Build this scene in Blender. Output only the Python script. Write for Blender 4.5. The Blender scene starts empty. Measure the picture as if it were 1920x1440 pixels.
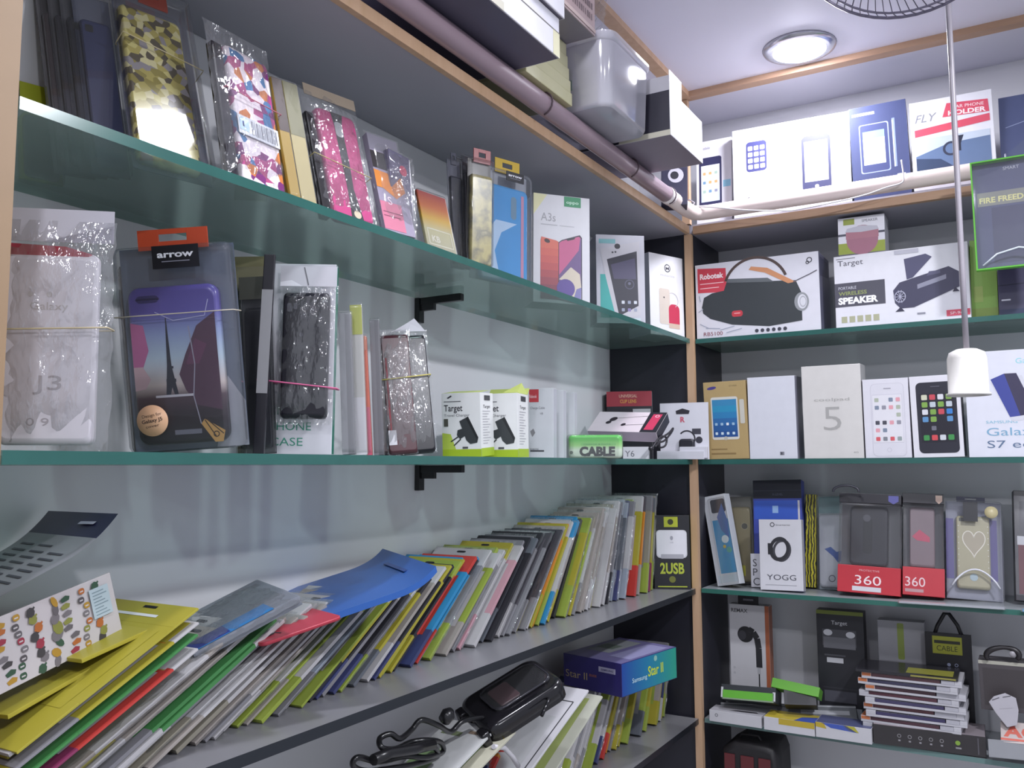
import bpy, bmesh, math, random
import numpy as np
from mathutils import Matrix, Vector
R_ = math.radians
random.seed(7)
SC = bpy.context.scene
COL = SC.collection
Z0 = 1.6                                     # eye height of the photographer
# ------------------------------------------------------------------ camera
FPX, PITCH, ROLL, YAW = 1648.17, 0.0935, -0.0042, 0.5348
CAM = np.array([0.5506, -1.6, Z0])
_F = np.array([-math.sin(YAW)*math.cos(PITCH), math.cos(YAW)*math.cos(PITCH), math.sin(PITCH)])
_R = np.array([math.cos(YAW), math.sin(YAW), 0.0])
_U = np.cross(_R, _F)
CR = math.cos(ROLL)*_R + math.sin(ROLL)*_U
CU = -math.sin(ROLL)*_R + math.cos(ROLL)*_U
cd = bpy.data.cameras.new('camera'); cam = bpy.data.objects.new('camera', cd); COL.objects.link(cam)
cd.sensor_width = 36.0; cd.lens = FPX*36/1920; cd.clip_start = 0.02
cam.matrix_world = Matrix(((CR[0], CU[0], -_F[0], CAM[0]), (CR[1], CU[1], -_F[1], CAM[1]), (CR[2], CU[2], -_F[2], CAM[2]), (0, 0, 0, 1)))
SC.camera = cam
# ------------------------------------------------------------------ colour management, world, lights
SC.view_settings.view_transform = 'Standard'; SC.view_settings.look = 'None'
SC.view_settings.exposure = 0.2; SC.view_settings.gamma = 1.0
SC.view_settings.use_curve_mapping = False
SC.cycles.transparent_max_bounces = 32
SC.cycles.max_bounces = 10
SC.cycles.sample_clamp_indirect = 3.0
W = bpy.data.worlds.new('world'); SC.world = W; W.use_nodes = True
W.node_tree.nodes['Background'].inputs[0].default_value = (0.60, 0.63, 0.72, 1)
W.node_tree.nodes['Background'].inputs[1].default_value = 0.78
def area(name, loc, size, power, col=(0.93, 0.95, 1.0), rot=(0, 0, 0)):
    l = bpy.data.lights.new(name, 'AREA'); l.shape = 'DISK'; l.size = size; l.energy = power; l.color = col
    o = bpy.data.objects.new(name, l); COL.objects.link(o); o.location = loc; o.rotation_euler = rot
    return o
LIGHTS = [(0.235, -0.085, 2.2), (0.95, -0.75, 12.0), (0.170, -0.985, 2.6), (1.3, -1.9, 11.0), (0.42, -1.78, 2.2)]  # last lamp is added, unseen, to put glints on the crinkled bags
for i, (lx, ly, pw) in enumerate(LIGHTS):
    area('downlight_glow', (lx, ly, Z0+0.700), 0.085, pw)
# ------------------------------------------------------------------ materials
_M = {}
def lin(h):
    if isinstance(h, str):
        h = h.lstrip('#'); c = [int(h[i:i+2], 16)/255 for i in (0, 2, 4)]
    else: c = list(h)
    return tuple((x/12.92 if x <= .04045 else ((x+.055)/1.055)**2.4) for x in c)
def newmat(name):
    m = bpy.data.materials.new(name); m.use_nodes = True
    return m, m.node_tree.nodes, m.node_tree.links
def mat(h, rough=0.45, metal=0.0, var=0.05, scale=60.0, name=None):
    k = (h, rough, metal, var, scale)
    if k in _M: return _M[k]
    m, N, L = newmat(name or 'paint_'+str(h).lstrip('#'))
    b = N['Principled BSDF']; c = lin(h)
    n = N.new('ShaderNodeTexNoise'); n.inputs['Scale'].default_value = scale; n.inputs['Detail'].default_value = 3
    tc = N.new('ShaderNodeTexCoord'); L.new(tc.outputs['Object'], n.inputs['Vector'])
    r = N.new('ShaderNodeMix'); r.data_type = 'RGBA'
    r.inputs[6].default_value = (*[x*(1-var) for x in c], 1); r.inputs[7].default_value = (*[min(1, x*(1+var)) for x in c], 1)
    L.new(n.outputs[0], r.inputs[0]); L.new(r.outputs[2], b.inputs['Base Color'])
    b.inputs['Roughness'].default_value = rough; b.inputs['Metallic'].default_value = metal
    _M[k] = m; return m
def ramp_mat(name, stops, scale=40, kind='voronoi', rough=.3, stretch=(1, 1, 1)):
    """printed multi-colour pattern"""
    if name in _M: return _M[name]
    m, N, L = newmat(name); b = N['Principled BSDF']
    tc = N.new('ShaderNodeTexCoord'); mp = N.new('ShaderNodeMapping'); mp.inputs['Scale'].default_value = stretch
    L.new(tc.outputs['Object'], mp.inputs[0])
    if kind == 'voronoi':
        t = N.new('ShaderNodeTexVoronoi'); t.inputs['Scale'].default_value = scale; out = t.outputs['Color']
        sp = N.new('ShaderNodeSeparateColor'); L.new(out, sp.inputs[0]); fac = sp.outputs[0]
    elif kind == 'noise':
        t = N.new('ShaderNodeTexNoise'); t.inputs['Scale'].default_value = scale; t.inputs['Detail'].default_value = 4; fac = t.outputs[0]
    else:
        t = N.new('ShaderNodeTexWave'); t.inputs['Scale'].default_value = scale; t.inputs['Distortion'].default_value = 6; fac = t.outputs[1]
    L.new(mp.outputs[0], t.inputs['Vector'])
    r = N.new('ShaderNodeValToRGB'); r.color_ramp.interpolation = 'CONSTANT' if kind == 'voronoi' else 'LINEAR'
    e = r.color_ramp.elements
    while len(e) < len(stops): e.new(0.5)
    for i, (p, c) in enumerate(stops): e[i].position = p; e[i].color = (*lin(c), 1)
    L.new(fac, r.inputs[0]); L.new(r.outputs[0], b.inputs['Base Color']); b.inputs['Roughness'].default_value = rough
    _M[name] = m; return m
def grad_mat(name, stops, axis='Z', rough=.3):
    if name in _M: return _M[name]
    m, N, L = newmat(name); b = N['Principled BSDF']
    tc = N.new('ShaderNodeTexCoord'); s = N.new('ShaderNodeSeparateXYZ'); L.new(tc.outputs['Generated'], s.inputs[0])
    r = N.new('ShaderNodeValToRGB'); e = r.color_ramp.elements
    while len(e) < len(stops): e.new(0.5)
    for i, (p, c) in enumerate(stops): e[i].position = p; e[i].color = (*lin(c), 1)
    L.new(s.outputs[axis], r.inputs[0]); L.new(r.outputs[0], b.inputs['Base Color']); b.inputs['Roughness'].default_value = rough
    _M[name] = m; return m
def clear(name, tint='#ffffff', refl=0.10, haze=0.06, rough=0.08, bump=0.0, bscale=60, hazecol='#d8dade'):
    """thin clear plastic: straight-through light plus a skin reflection and a little milkiness"""
    if name in _M: return _M[name]
    m, N, L = newmat(name); N.remove(N['Principled BSDF']); out = N['Material Output']
    t = N.new('ShaderNodeBsdfTransparent'); t.inputs[0].default_value = (*lin(tint), 1)
    g = N.new('ShaderNodeBsdfGlossy'); g.inputs['Roughness'].default_value = rough
    d = N.new('ShaderNodeBsdfDiffuse'); d.inputs[0].default_value = (*lin(hazecol), 1)
    lw = N.new('ShaderNodeLayerWeight'); lw.inputs[0].default_value = 0.25
    ma = N.new('ShaderNodeMath'); ma.operation = 'MULTIPLY_ADD'; ma.inputs[1].default_value = 0.5; ma.inputs[2].default_value = refl
    L.new(lw.outputs['Fresnel'], ma.inputs[0])
    m1 = N.new('ShaderNodeMixShader'); m1.inputs[0].default_value = haze; L.new(t.outputs[0], m1.inputs[1]); L.new(d.outputs[0], m1.inputs[2])
    m2 = N.new('ShaderNodeMixShader'); L.new(ma.outputs[0], m2.inputs[0]); L.new(m1.outputs[0], m2.inputs[1]); L.new(g.outputs[0], m2.inputs[2])
    L.new(m2.outputs[0], out.inputs[0])
    if bump:
        tc = N.new('ShaderNodeTexCoord'); n = N.new('ShaderNodeTexNoise'); n.inputs['Scale'].default_value = bscale; n.inputs['Detail'].default_value = 3
        mp = N.new('ShaderNodeMapping'); mp.inputs['Scale'].default_value = (1.5, 1, .6); mp.inputs['Rotation'].default_value = (0, .6, 0)
        L.new(tc.outputs['Object'], mp.inputs[0]); L.new(mp.outputs[0], n.inputs[0])
        bp = N.new('ShaderNodeBump'); bp.inputs['Strength'].default_value = bump; bp.inputs['Distance'].default_value = 0.004
        L.new(n.outputs[0], bp.inputs['Height']); L.new(bp.outputs[0], g.inputs['Normal']); L.new(bp.outputs[0], lw.inputs['Normal'])
    _M[name] = m; return m
def emis(name, col, st):
    if name in _M: return _M[name]
    m, N, L = newmat(name); b = N['Principled BSDF']
    b.inputs['Emission Color'].default_value = (*lin(col), 1); b.inputs['Emission Strength'].default_value = st
    _M[name] = m; return m
CRINK = lambda: clear('crinkled_film', refl=.09, haze=.06, rough=.09, bump=1.0, bscale=80)
BLIST = lambda: clear('clear_blister', refl=.04, haze=.03, rough=.05)
SLEEVE = lambda: clear('clear_sleeve', refl=.06, haze=.06, rough=.12, bump=.3, bscale=50)
GLASS = lambda: clear('shelf_glass', tint='#dcebe6', refl=.03, haze=.18, rough=.06, hazecol='#a9bdb9')
GEDGE = lambda: mat('#2c5a54', .2, 0, .15, 30)
WOOD = lambda: ramp_mat('pale_wood', [(0, '#a98a66'), (.5, '#b8977a'), (1, '#c4a687')], 9, 'noise', .5, (8, 8, 1))
WOODD = lambda: ramp_mat('top_board_wood', [(0, '#9b7b64'), (.5, '#ab8a70'), (1, '#b9977c')], 9, 'noise', .5, (1, 8, 8))
# ------------------------------------------------------------------ mesh builder
_T = {}
def text_mesh(s, bold=0.0):
    k = (s, bold)
    if k in _T: return _T[k]
    c = bpy.data.curves.new('t', 'FONT'); c.body = s; c.size = 1; c.offset = bold; c.resolution_u = 3
    o = bpy.data.objects.new('t', c); COL.objects.link(o)
    me = bpy.data.meshes.new_from_object(o.evaluated_get(bpy.context.evaluated_depsgraph_get()))
    vs = [v.co.copy() for v in me.vertices]; fs = [tuple(p.vertices) for p in me.polygons]
    bpy.data.objects.remove(o); bpy.data.curves.remove(c); bpy.data.meshes.remove(me)
    xs = [v.x for v in vs] or [0, 1]; ys = [v.y for v in vs] or [0, 1]
    _T[k] = (vs, fs, min(xs), max(xs), min(ys), max(ys)); return _T[k]
def smooth(P, n=5):
    P = [np.array(p, float) for p in P]; o = []
    for i in range(len(P)-1):
        a, b, c, d = P[max(0, i-1)], P[i], P[i+1], P[min(len(P)-1, i+2)]
        for k in range(n):
            t = k/n; o.append(tuple(.5*((2*b)+(c-a)*t+(2*a-5*b+4*c-d)*t*t+(3*b-a-3*c+d)*t**3)))
    return o+[tuple(P[-1])]
def rr(x0, x1, z0, z1, r, n=5):
    P = []
    for cx, cz, a in ((x1-r, z0+r, -90), (x1-r, z1-r, 0), (x0+r, z1-r, 90), (x0+r, z0+r, 180)):
        for i in range(n+1):
            t = R_(a+90*i/n); P.append((cx+r*math.cos(t), cz+r*math.sin(t)))
    return P
class MB:
    def __init__(s): s.bm = bmesh.new(); s.mats = []
    def mi(s, m):
        if m not in s.mats: s.mats.append(m)
        return s.mats.index(m)
    def poly(s, pts, m, smooth=False):
        f = s.bm.faces.new([s.bm.verts.new(p) for p in pts]); f.material_index = s.mi(m); f.smooth = smooth; return f
    def box(s, x0, x1, y0, y1, z0, z1, m, bev=0.0, faces=None):
        """faces: optional dict front/back/left/right/top/bottom -> material"""
        i = s.mi(m)
        V = [s.bm.verts.new((x, y, z)) for x in (x0, x1) for y in (y0, y1) for z in (z0, z1)]
        Q = dict(left=(0, 1, 3, 2), right=(4, 6, 7, 5), front=(0, 4, 5, 1), back=(2, 3, 7, 6), bottom=(0, 2, 6, 4), top=(1, 5, 7, 3))
        fs = []
        for k, q in Q.items():
            f = s.bm.faces.new([V[a] for a in q]); f.material_index = s.mi(faces[k]) if faces and k in faces else i; fs.append(f)
        if bev > 0:
            es = list({e for f in fs for e in f.edges})
            bmesh.ops.bevel(s.bm, geom=es, offset=bev, segments=2, profile=.7, affect='EDGES')
        return s
    def prism(s, P, y0, y1, m, ch=0.0, mside=None):
        """outline P in x,z pushed from y0 (front) to y1, front edge chamfered by ch"""
        n = len(P); cx = sum(p[0] for p in P)/n; cz = sum(p[1] for p in P)/n
        i = s.mi(m); j = s.mi(mside or m)
        def ring(y, inset):
            out = []
            for x, z in P:
                d = math.hypot(x-cx, z-cz) or 1; k = max(0, 1-inset*1.3/d); out.append(s.bm.verts.new((cx+(x-cx)*k, y, cz+(z-cz)*k)))
            return out
        rs = [ring(y0, ch), ring(y0+ch*.3, ch*.3), ring(y0+ch, 0), ring(y1, 0)] if ch else [ring(y0, 0), ring(y1, 0)]
        f = s.bm.faces.new(rs[0]); f.material_index = i
        f = s.bm.faces.new(rs[-1][::-1]); f.material_index = i
        for a, b in zip(rs, rs[1:]):
            for k in range(n):
                f = s.bm.faces.new((a[k], b[k], b[(k+1) % n], a[(k+1) % n])); f.material_index = j; f.smooth = bool(ch)
        return s
    def tube(s, pts, r, m, n=8, closed=False):
        pts = [Vector(p) for p in pts]; i = s.mi(m); rings = []; N = len(pts); prev = None
        for k, p in enumerate(pts):
            a = pts[(k-1) % N] if (closed or k > 0) else p; b = pts[(k+1) % N] if (closed or k < N-1) else p
            t = (b-a).normalized() if (b-a).length > 1e-9 else Vector((0, 0, 1))
            if prev is None:
                u = t.orthogonal().normalized()
            else:
                u = (prev-t*prev.dot(t)); u = u.normalized() if u.length > 1e-6 else t.orthogonal().normalized()
            prev = u; w = t.cross(u); rad = r[k] if isinstance(r, (list, tuple)) else r
            rings.append([s.bm.verts.new(p+(u*math.cos(2*math.pi*j/n)+w*math.sin(2*math.pi*j/n))*rad) for j in range(n)])
        K = N if closed else N-1
        for k in range(K):
            a, b = rings[k], rings[(k+1) % N]
            for j in range(n):
                f = s.bm.faces.new((a[j], a[(j+1) % n], b[(j+1) % n], b[j])); f.material_index = i; f.smooth = True
        if not closed:
            for q in (rings[0][::-1], rings[-1]):
                f = s.bm.faces.new(q); f.material_index = i
        return s
    def lathe(s, prof, c, m, n=32, axis=Vector((0, 0, 1))):
        """prof: (radius, height) list around an axis through c"""
        axis = Vector(axis).normalized(); u = axis.orthogonal().normalized(); w = axis.cross(u); c = Vector(c); i = s.mi(m); rings = []
        for r, h in prof:
            rings.append([s.bm.verts.new(c+axis*h+(u*math.cos(2*math.pi*j/n)+w*math.sin(2*math.pi*j/n))*max(r, 1e-5)) for j in range(n)])
        for a, b in zip(rings, rings[1:]):
            for j in range(n):
                f = s.bm.faces.new((a[j], a[(j+1) % n], b[(j+1) % n], b[j])); f.material_index = i; f.smooth = True
        return s
    def sheet(s, fn, nu, nv, m, smooth=True):
        i = s.mi(m); V = [[s.bm.verts.new(fn(a/nu, b/nv)) for b in range(nv+1)] for a in range(nu+1)]
        for a in range(nu):
            for b in range(nv):
                f = s.bm.faces.new((V[a][b], V[a+1][b], V[a+1][b+1], V[a][b+1])); f.material_index = i; f.smooth = smooth
        return s
    def bag(s, w, h, t, m, seed=0, amp=0.002, x0=0, z0=0, y0=0):
        """limp plastic bag: two crumpled skins sealed along the rim"""
        rn = random.Random(seed); nu, nv = 12, 20
        A = [[rn.uniform(-1, 1) for _ in range(nv+1)] for _ in range(nu+1)]; B = [[rn.uniform(-1, 1) for _ in range(nv+1)] for _ in range(nu+1)]
        def f(side, T):
            def g(a, b):
                e = min(1, 5*min(a, 1-a, b, 1-b)); k = T[round(a*nu)][round(b*nv)]
                y = (t/2 if e == 0 else (-.001 if side else t+.001)*e+(t/2)*(1-e)) + (k*amp*(0 if e == 0 else 1))*(-1 if side else 1)
                xx = x0+a*w+(0 if e else random.Random(int(a*97+b*31)).uniform(-1, 1)*.0012); return (xx, y0+y, z0+b*h)
            return g
        s.sheet(f(1, A), nu, nv, m); s.sheet(f(0, B), nu, nv, m); return s
    def face(s, side, w, d, h):
        return Face(s, side, w, d, h)
    def mesh(s, name):
        me = bpy.data.meshes.new(name); s.bm.to_mesh(me); s.bm.free()
        for m in s.mats: me.materials.append(m)
        return me
class Face:
    """printed graphics lying on one side of a box; coordinates are fractions of that side"""
    def __init__(s, mb, side, w, d, h, y0=0):
        V = Vector; s.mb = mb; s.k = 1
        s.O, s.u, s.v, s.n, s.W, s.H = dict(
            front=(V((0, y0, 0)), V((1, 0, 0)), V((0, 0, 1)), V((0, -1, 0)), w, h), right=(V((w, 0, 0)), V((0, 1, 0)), V((0, 0, 1)), V((1, 0, 0)), d, h),
            left=(V((0, d, 0)), V((0, -1, 0)), V((0, 0, 1)), V((-1, 0, 0)), d, h), top=(V((0, 0, h)), V((1, 0, 0)), V((0, 1, 0)), V((0, 0, 1)), w, d),
            bottom=(V((0, d, 0)), V((1, 0, 0)), V((0, -1, 0)), V((0, 0, -1)), w, d))[side]
    def P(s, x, y): return s.O+s.u*(x*s.W)+s.v*(y*s.H)+s.n*(.0002+.000012*s.k)
    def poly(s, pts, m):
        s.mb.poly([s.P(x, y) for x, y in pts], m if not isinstance(m, str) else mat(m)); s.k += 1; return s
    def rect(s, x0, y0, x1, y1, m): return s.poly([(x0, y0), (x1, y0), (x1, y1), (x0, y1)], m)
    def rrect(s, x0, y0, x1, y1, r, m):
        q = rr(x0*s.W, x1*s.W, y0*s.H, y1*s.H, r*s.W, 4); return s.poly([(a/s.W, b/s.H) for a, b in q], m)
    def disc(s, x, y, r, m, n=20, sx=1, rot=0):
        c, sn = math.cos(R_(rot)), math.sin(R_(rot)); P = []
        for i in range(n):
            t = 2*math.pi*i/n; a, b = r*s.W*sx*math.cos(t), r*s.W*math.sin(t); P.append((x+(a*c-b*sn)/s.W, y+(a*sn+b*c)/s.H))
        return s.poly(P, m)
    def ring(s, x, y, r, wd, m, n=24, a0=0, a1=360, sx=1, rot=0):
        m = m if not isinstance(m, str) else mat(m); c, sn = math.cos(R_(rot)), math.sin(R_(rot))
        def pt(rad, t):
            a, b = rad*s.W*sx*math.cos(t), rad*s.W*math.sin(t); return s.P(x+(a*c-b*sn)/s.W, y+(a*sn+b*c)/s.H)
        for i in range(n):
            t0, t1 = R_(a0+(a1-a0)*i/n), R_(a0+(a1-a0)*(i+1)/n)
            s.mb.poly([pt(r-wd, t0), pt(r, t0), pt(r, t1), pt(r-wd, t1)], m)
        s.k += 1; return s
    def line(s, pts, wd, m):
        m = m if not isinstance(m, str) else mat(m)
        for (x0, y0), (x1, y1) in zip(pts, pts[1:]):
            a = Vector((x0*s.W, y0*s.H)); b = Vector((x1*s.W, y1*s.H)); d = (b-a).normalized(); n = Vector((-d.y, d.x))*wd*s.W/2
            s.mb.poly([s.P(p.x/s.W, p.y/s.H) for p in (a-n, b-n, b+n, a+n)], m)
        s.k += 1; return s
    def text(s, t, x, y, h, m, w=None, al='l', bold=0.0, skew=0.0, rot=0):
        """x, y: left (or centre) and baseline; h: letter height as a fraction of the side, w: total width"""
        vs, fs, x0, x1, y0, y1 = text_mesh(t, bold); m = m if not isinstance(m, str) else mat(m)
        sy = h*s.H/0.7; sx = w*s.W/(x1-x0) if w else sy
        off = -(x0+x1)/2*sx if al == 'c' else -x0*sx
        c, sn = math.cos(R_(rot)), math.sin(R_(rot)); P = []
        for v in vs:
            a = v.x*sx+off+skew*v.y*sy; b = v.y*sy; a, b = a*c-b*sn, a*sn+b*c; P.append(s.P(x+a/s.W, y+b/s.H))
        V = [s.mb.bm.verts.new(p) for p in P]; i = s.mb.mi(m)
        for f in fs:
            try: q = s.mb.bm.faces.new([V[k] for k in f]); q.material_index = i
            except ValueError: pass
        s.k += 1; return s
# ------------------------------------------------------------------ placing
def ray(px, py):
    return _F*FPX + CR*(px-960) + CU*(720-py)
def hit(px, py, ax, v):
    i = 'XYZ'.index(ax); d = ray(px, py); return CAM + d*((v-CAM[i])/d[i])
def proj(P):
    d = np.asarray(P)-CAM; z = d@_F; return np.array([960+FPX*(d@CR)/z, 720-FPX*(d@CU)/z])
def axes(yaw, lean, roll):
    a, l, r = R_(yaw), R_(lean), R_(roll)
    u = np.array([math.cos(a), math.sin(a), 0.]); n = np.array([math.sin(a)*math.cos(l), -math.cos(a)*math.cos(l), math.sin(l)])
    v = np.cross(u, -n)*1.0; v = np.cross(n, u)
    return math.cos(r)*u+math.sin(r)*v, -n, -math.sin(r)*u+math.cos(r)*v
FITLOG = []
class Fr:
    """where one thing stands: base corner, axes (width, depth, height) and size, solved so that the thing's front matches measured corners"""
    def __init__(s, q, rest, t, anc=('X', -.01), yaw=31, lean=0, roll=0, sy=6, sl=4, sr=3, sa=.012, szr=.0004, tag=''):
        bl, br, tr, tl = [np.array(p, float) for p in q]; ax, av = anc; ia = 'XYZ'.index(ax)
        Q = np.array([bl, br, tr, tl]); c0 = hit(*((bl+br)/2), ax, av)
        dep = (c0-CAM)@_F; w0 = np.linalg.norm(br-bl)*dep/FPX; h0 = np.linalg.norm(tl-bl)*dep/FPX
        if rest is not None: c0[2] = rest
        p = np.array([c0[0], c0[1], c0[2], yaw, lean, roll, w0, h0], float); p0 = p.copy()
        def cor(p):
            u, d, v = axes(*p[3:6]); m = p[:3]; return m-u*p[6]/2, m+u*p[6]/2, m+u*p[6]/2+v*p[7], m-u*p[6]/2+v*p[7], d
        def res(p):
            a, b, c, e, d = cor(p); r = [(proj(x)-y)/3 for x, y in zip((a, b, c, e), Q)]
            r = list(np.concatenate(r)); base = (a+b)/2
            r += [(p[3]-yaw)/sy, (p[4]-lean)/sl, (p[5]-roll)/sr, (max(a[ia], b[ia])-av if ax == 'X' else min(a[1], b[1])-av)/sa]
            if rest is not None:
                low = min(a[2], b[2], a[2]+d[2]*t, b[2]+d[2]*t); r += [(low-rest)/szr]
            return np.array(r)
        lam = 1e-2; r = res(p)
        for _ in range(60):
            J = np.zeros((len(r), 8))
            for i in range(8):
                hh = 1e-5 if i in (0, 1, 2, 6, 7) else 1e-3; q2 = p.copy(); q2[i] += hh; J[:, i] = (res(q2)-r)/hh
            A = J.T@J; st = np.linalg.solve(A+lam*np.diag(np.diag(A)+1e-9), -J.T@r); r2 = res(p+st)
            if (r2**2).sum() < (r**2).sum(): p = p+st; r = r2; lam = max(lam*.4, 1e-7)
            else: lam *= 4
            if lam > 1e8: break
        a, b, c, e, d = cor(p); s.O = a; s.u, s.d, s.v = axes(*p[3:6]); s.w, s.h, s.t = p[6], p[7], t
        if rest is not None:
            low = min(a[2], b[2], a[2]+d[2]*t, b[2]+d[2]*t); s.O = s.O+np.array([0, 0, rest-low+.0002])
        FITLOG.append((tag, round(float(np.abs(r[:8]*3).max()), 1), np.round(p, 3)))
    @classmethod
    def raw(c, O, yaw, lean, roll, w, h, t):
        s = c.__new__(c); s.O = np.array(O, float); s.u, s.d, s.v = axes(yaw, lean, roll); s.w, s.h, s.t = w, h, t; return s
    def shifted(s, du=0, dd=0, dv=0, w=None, h=None, t=None):
        n = Fr.__new__(Fr); n.__dict__.update(s.__dict__); n.O = s.O+s.u*du+s.d*dd+s.v*dv
        n.w = w or s.w; n.h = h or s.h; n.t = t or s.t; return n
    def M(s):
        m = Matrix.Identity(4)
        for i in range(3): m[i][0] = s.u[i]; m[i][1] = s.d[i]; m[i][2] = s.v[i]; m[i][3] = s.O[i]
        return m
def tag(o, label=None, cat=None, group=None, kind=None):
    if label: o['label'] = label
    if cat: o['category'] = cat
    if group: o['group'] = group
    if kind: o['kind'] = kind
    return o
def solo(name, mb, label, cat, M=None, group=None, kind=None):
    o = bpy.data.objects.new(name, mb.mesh(name)); COL.objects.link(o)
    if M is not None: o.matrix_world = M
    return tag(o, label, cat, group, kind)
def struct(name, mb):
    return solo(name, mb, None, None, kind='structure')
class Thing:
    def __init__(s, name, label, cat, M=None, group=None):
        s.o = bpy.data.objects.new(name, None); COL.objects.link(s.o); s.o.empty_display_size = .02
        if M is not None: s.o.matrix_world = M
        tag(s.o, label, cat, group)
    def part(s, name, mb, label=None, parent=None):
        o = bpy.data.objects.new(name, mb.mesh(name)); COL.objects.link(o); o.parent = parent or s.o
        if label: o['label'] = label
        return o
S1, S2, S3, S4, S5, SB, CE = Z0+.239, Z0+.0114, Z0-.2256, Z0-.4581, Z0-.72, Z0+.463, Z0+.722
D = .17
# ================================================================== setting
def wallmat(): return ramp_mat('laminate_wall', [(0, '#cfcfd3'), (.5, '#d5d5d9'), (1, '#dcdce0')], 5, 'noise', .35)
m = MB(); m.box(-D-.02, -D, -2.6, D+.02, 0, CE, wallmat()); struct('wall_left', m)
m = MB(); m.box(-D, 2.2, D, D+.02, 0, CE, wallmat()); struct('wall_back', m)
m = MB(); m.box(-D-.02, 2.2, -2.6, D+.02, CE, CE+.02, mat('#dddbe8', .6, 0, .02, 6)); struct('ceiling', m)
m = MB(); m.box(-D-.02, 2.2, -2.6, D+.02, -.02, 0, mat('#c4c1bd', .4, 0, .08, 8)); struct('floor', m)
m = MB(); m.box(-.012, .010, -2.6, .0, CE-.011, CE, WOOD()); struct('trim_1', m)
m = MB(); m.box(.0101, 2.2, -.012, .010, CE-.011, CE, WOODD()); m.box(-.012, .0099, .0002, .010, CE-.011, CE, WOODD()); struct('trim_2', m)
# ------------------------------------------------------------------ shelving
board_m = lambda: mat('#96949e', .55, 0, .04, 10)
dark_m = lambda: mat('#26262f', .35, 0, .08, 12)
lu = Thing('shelving_unit', 'tall wooden shelving unit along the left wall with dark end panel', 'shelving unit', Matrix.Translation((0, 0, 0)))
m = MB(); m.box(-D+.001, -.004, -2.4, -.0012, Z0+.4434, SB, board_m()); lu.part('top_board', m)
m = MB(); m.box(-.0038, .004, -2.4, -.009, Z0+.4420, Z0+.4565, WOOD()); lu.part('edge_strip', m, 'pale wooden edge strip')
m = MB(); m.box(-D+.001, -.0077, -.001, .004, .02, Z0+.4434, dark_m()); lu.part('end_panel', m, 'dark laminate end panel')
m = MB(); m.box(-.0075, .0055, -.0075, .0055, .02, Z0+.4418, WOOD()); lu.part('corner_post', m, 'pale wooden corner post')
m = MB(); m.box(-.012, .003, -.003, .009, SB, CE-.012, WOOD()); lu.part('upper_post', m, 'pale wooden upper post')
m = MB(); m.box(-D+.001, .0, -1.36, -1.292, .02, CE-.012, mat('#8f7558', .5, 0, .08, 30)); lu.part('divider_panel', m, 'pale wooden divider at the left edge')
ru = Thing('shelving_unit', 'wooden shelving unit along the back wall right of the corner post', 'shelving unit', Matrix.Translation((0, 0, 0)))
m = MB(); m.box(.0, 1.9, .0078, D-.001, Z0+.4434, SB, board_m()); ru.part('top_board', m)
m = MB(); m.box(.009, 1.9, -.004, .0076, Z0+.4420, Z0+.4565, WOODD()); ru.part('edge_strip', m, 'pale wooden edge strip')
m = MB(); m.box(-.0005, .0045, .0078, D-.001, .02, Z0+.4432, dark_m()); ru.part('end_panel', m, 'dark laminate end panel')
def glass_shelf(label, x0, x1, y0, y1, ztop, th, edge):
    m = MB(); g = GLASS(); e = GEDGE(); f = {edge: e}
    m.box(x0, x1, y0, y1, ztop-th, ztop, g, 0, f); return solo('glass_shelf', m, label, 'shelf')
glass_shelf('upper glass shelf on the left wall under the wooden board', -D+.001, 0, -1.291, -.010, S1, .0085, 'right')
glass_shelf('eye level glass shelf on the left wall holding chargers and phone covers', -D+.001, 0, -1.291, -.010, S2, .009, 'right')
glass_shelf('glass shelf on the back wall carrying the two speaker boxes', .008, 1.9, -.0, D-.001, S1, .0085, 'front')
glass_shelf('glass shelf on the back wall carrying the row of phone boxes', .008, 1.9, -.0, D-.001, S2, .009, 'front')
def lam_shelf(label, x0, x1, y0, y1, ztop, th, edge, ecol, name='laminate_shelf', top='#77777b'):
    m = MB(); m.box(x0, x1, y0, y1, ztop-th, ztop, mat(top, .28, 0, .05, 14), 0, {edge: mat(ecol, .3)}); return solo(name, m, label, 'shelf')
lam_shelf('grey left shelf with black edge under the long row of leaning packets', -D+.001, 0, -1.291, -.010, S3, .010, 'right', '#20242a')
lam_shelf('lowest grey left shelf below the purple phone box', -D+.001, 0, -1.291, -.010, S4, .010, 'right', '#20242a')
lam_shelf('grey back shelf with green edge under the red and clear cases', .008, 1.9, 0, D-.001, S3, .008, 'front', '#2f6258', top='#8b8f93')
lam_shelf('lower grey back shelf with green edge under the stack of cases', .008, 1.9, 0, D-.001, S4, .008, 'front', '#5f7a78', top='#8b8f93')
lam_shelf('bottom back shelf under the black and red bag', .008, 1.9, 0, D-.001, S5, .012, 'front', '#30333a')
for k, (px, py, zt) in enumerate([(782, 550, S1-.0087), (782, 890, S2-.0092)]):
    y = hit(px, py, 'X', -D)[1]; t = Thing('shelf_bracket', ['black shelf bracket under the upper glass shelf on the left wall', 'black shelf bracket under the eye level glass shelf on the left wall'][k], 'bracket', Matrix.Translation((-D, y, zt)))
    m = MB(); m.box(.0002, .008, -.006, .006, -.034, -.0, mat('#17181a', .3), .001); t.part('wall_plate', m)
    m = MB(); m.box(.008, .075, -.004, .004, -.010, -.0002, mat('#17181a', .3), .001); m.box(.008, .03, -.003, .003, -.018, -.010, mat('#17181a', .3)); t.part('arm', m)
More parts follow.
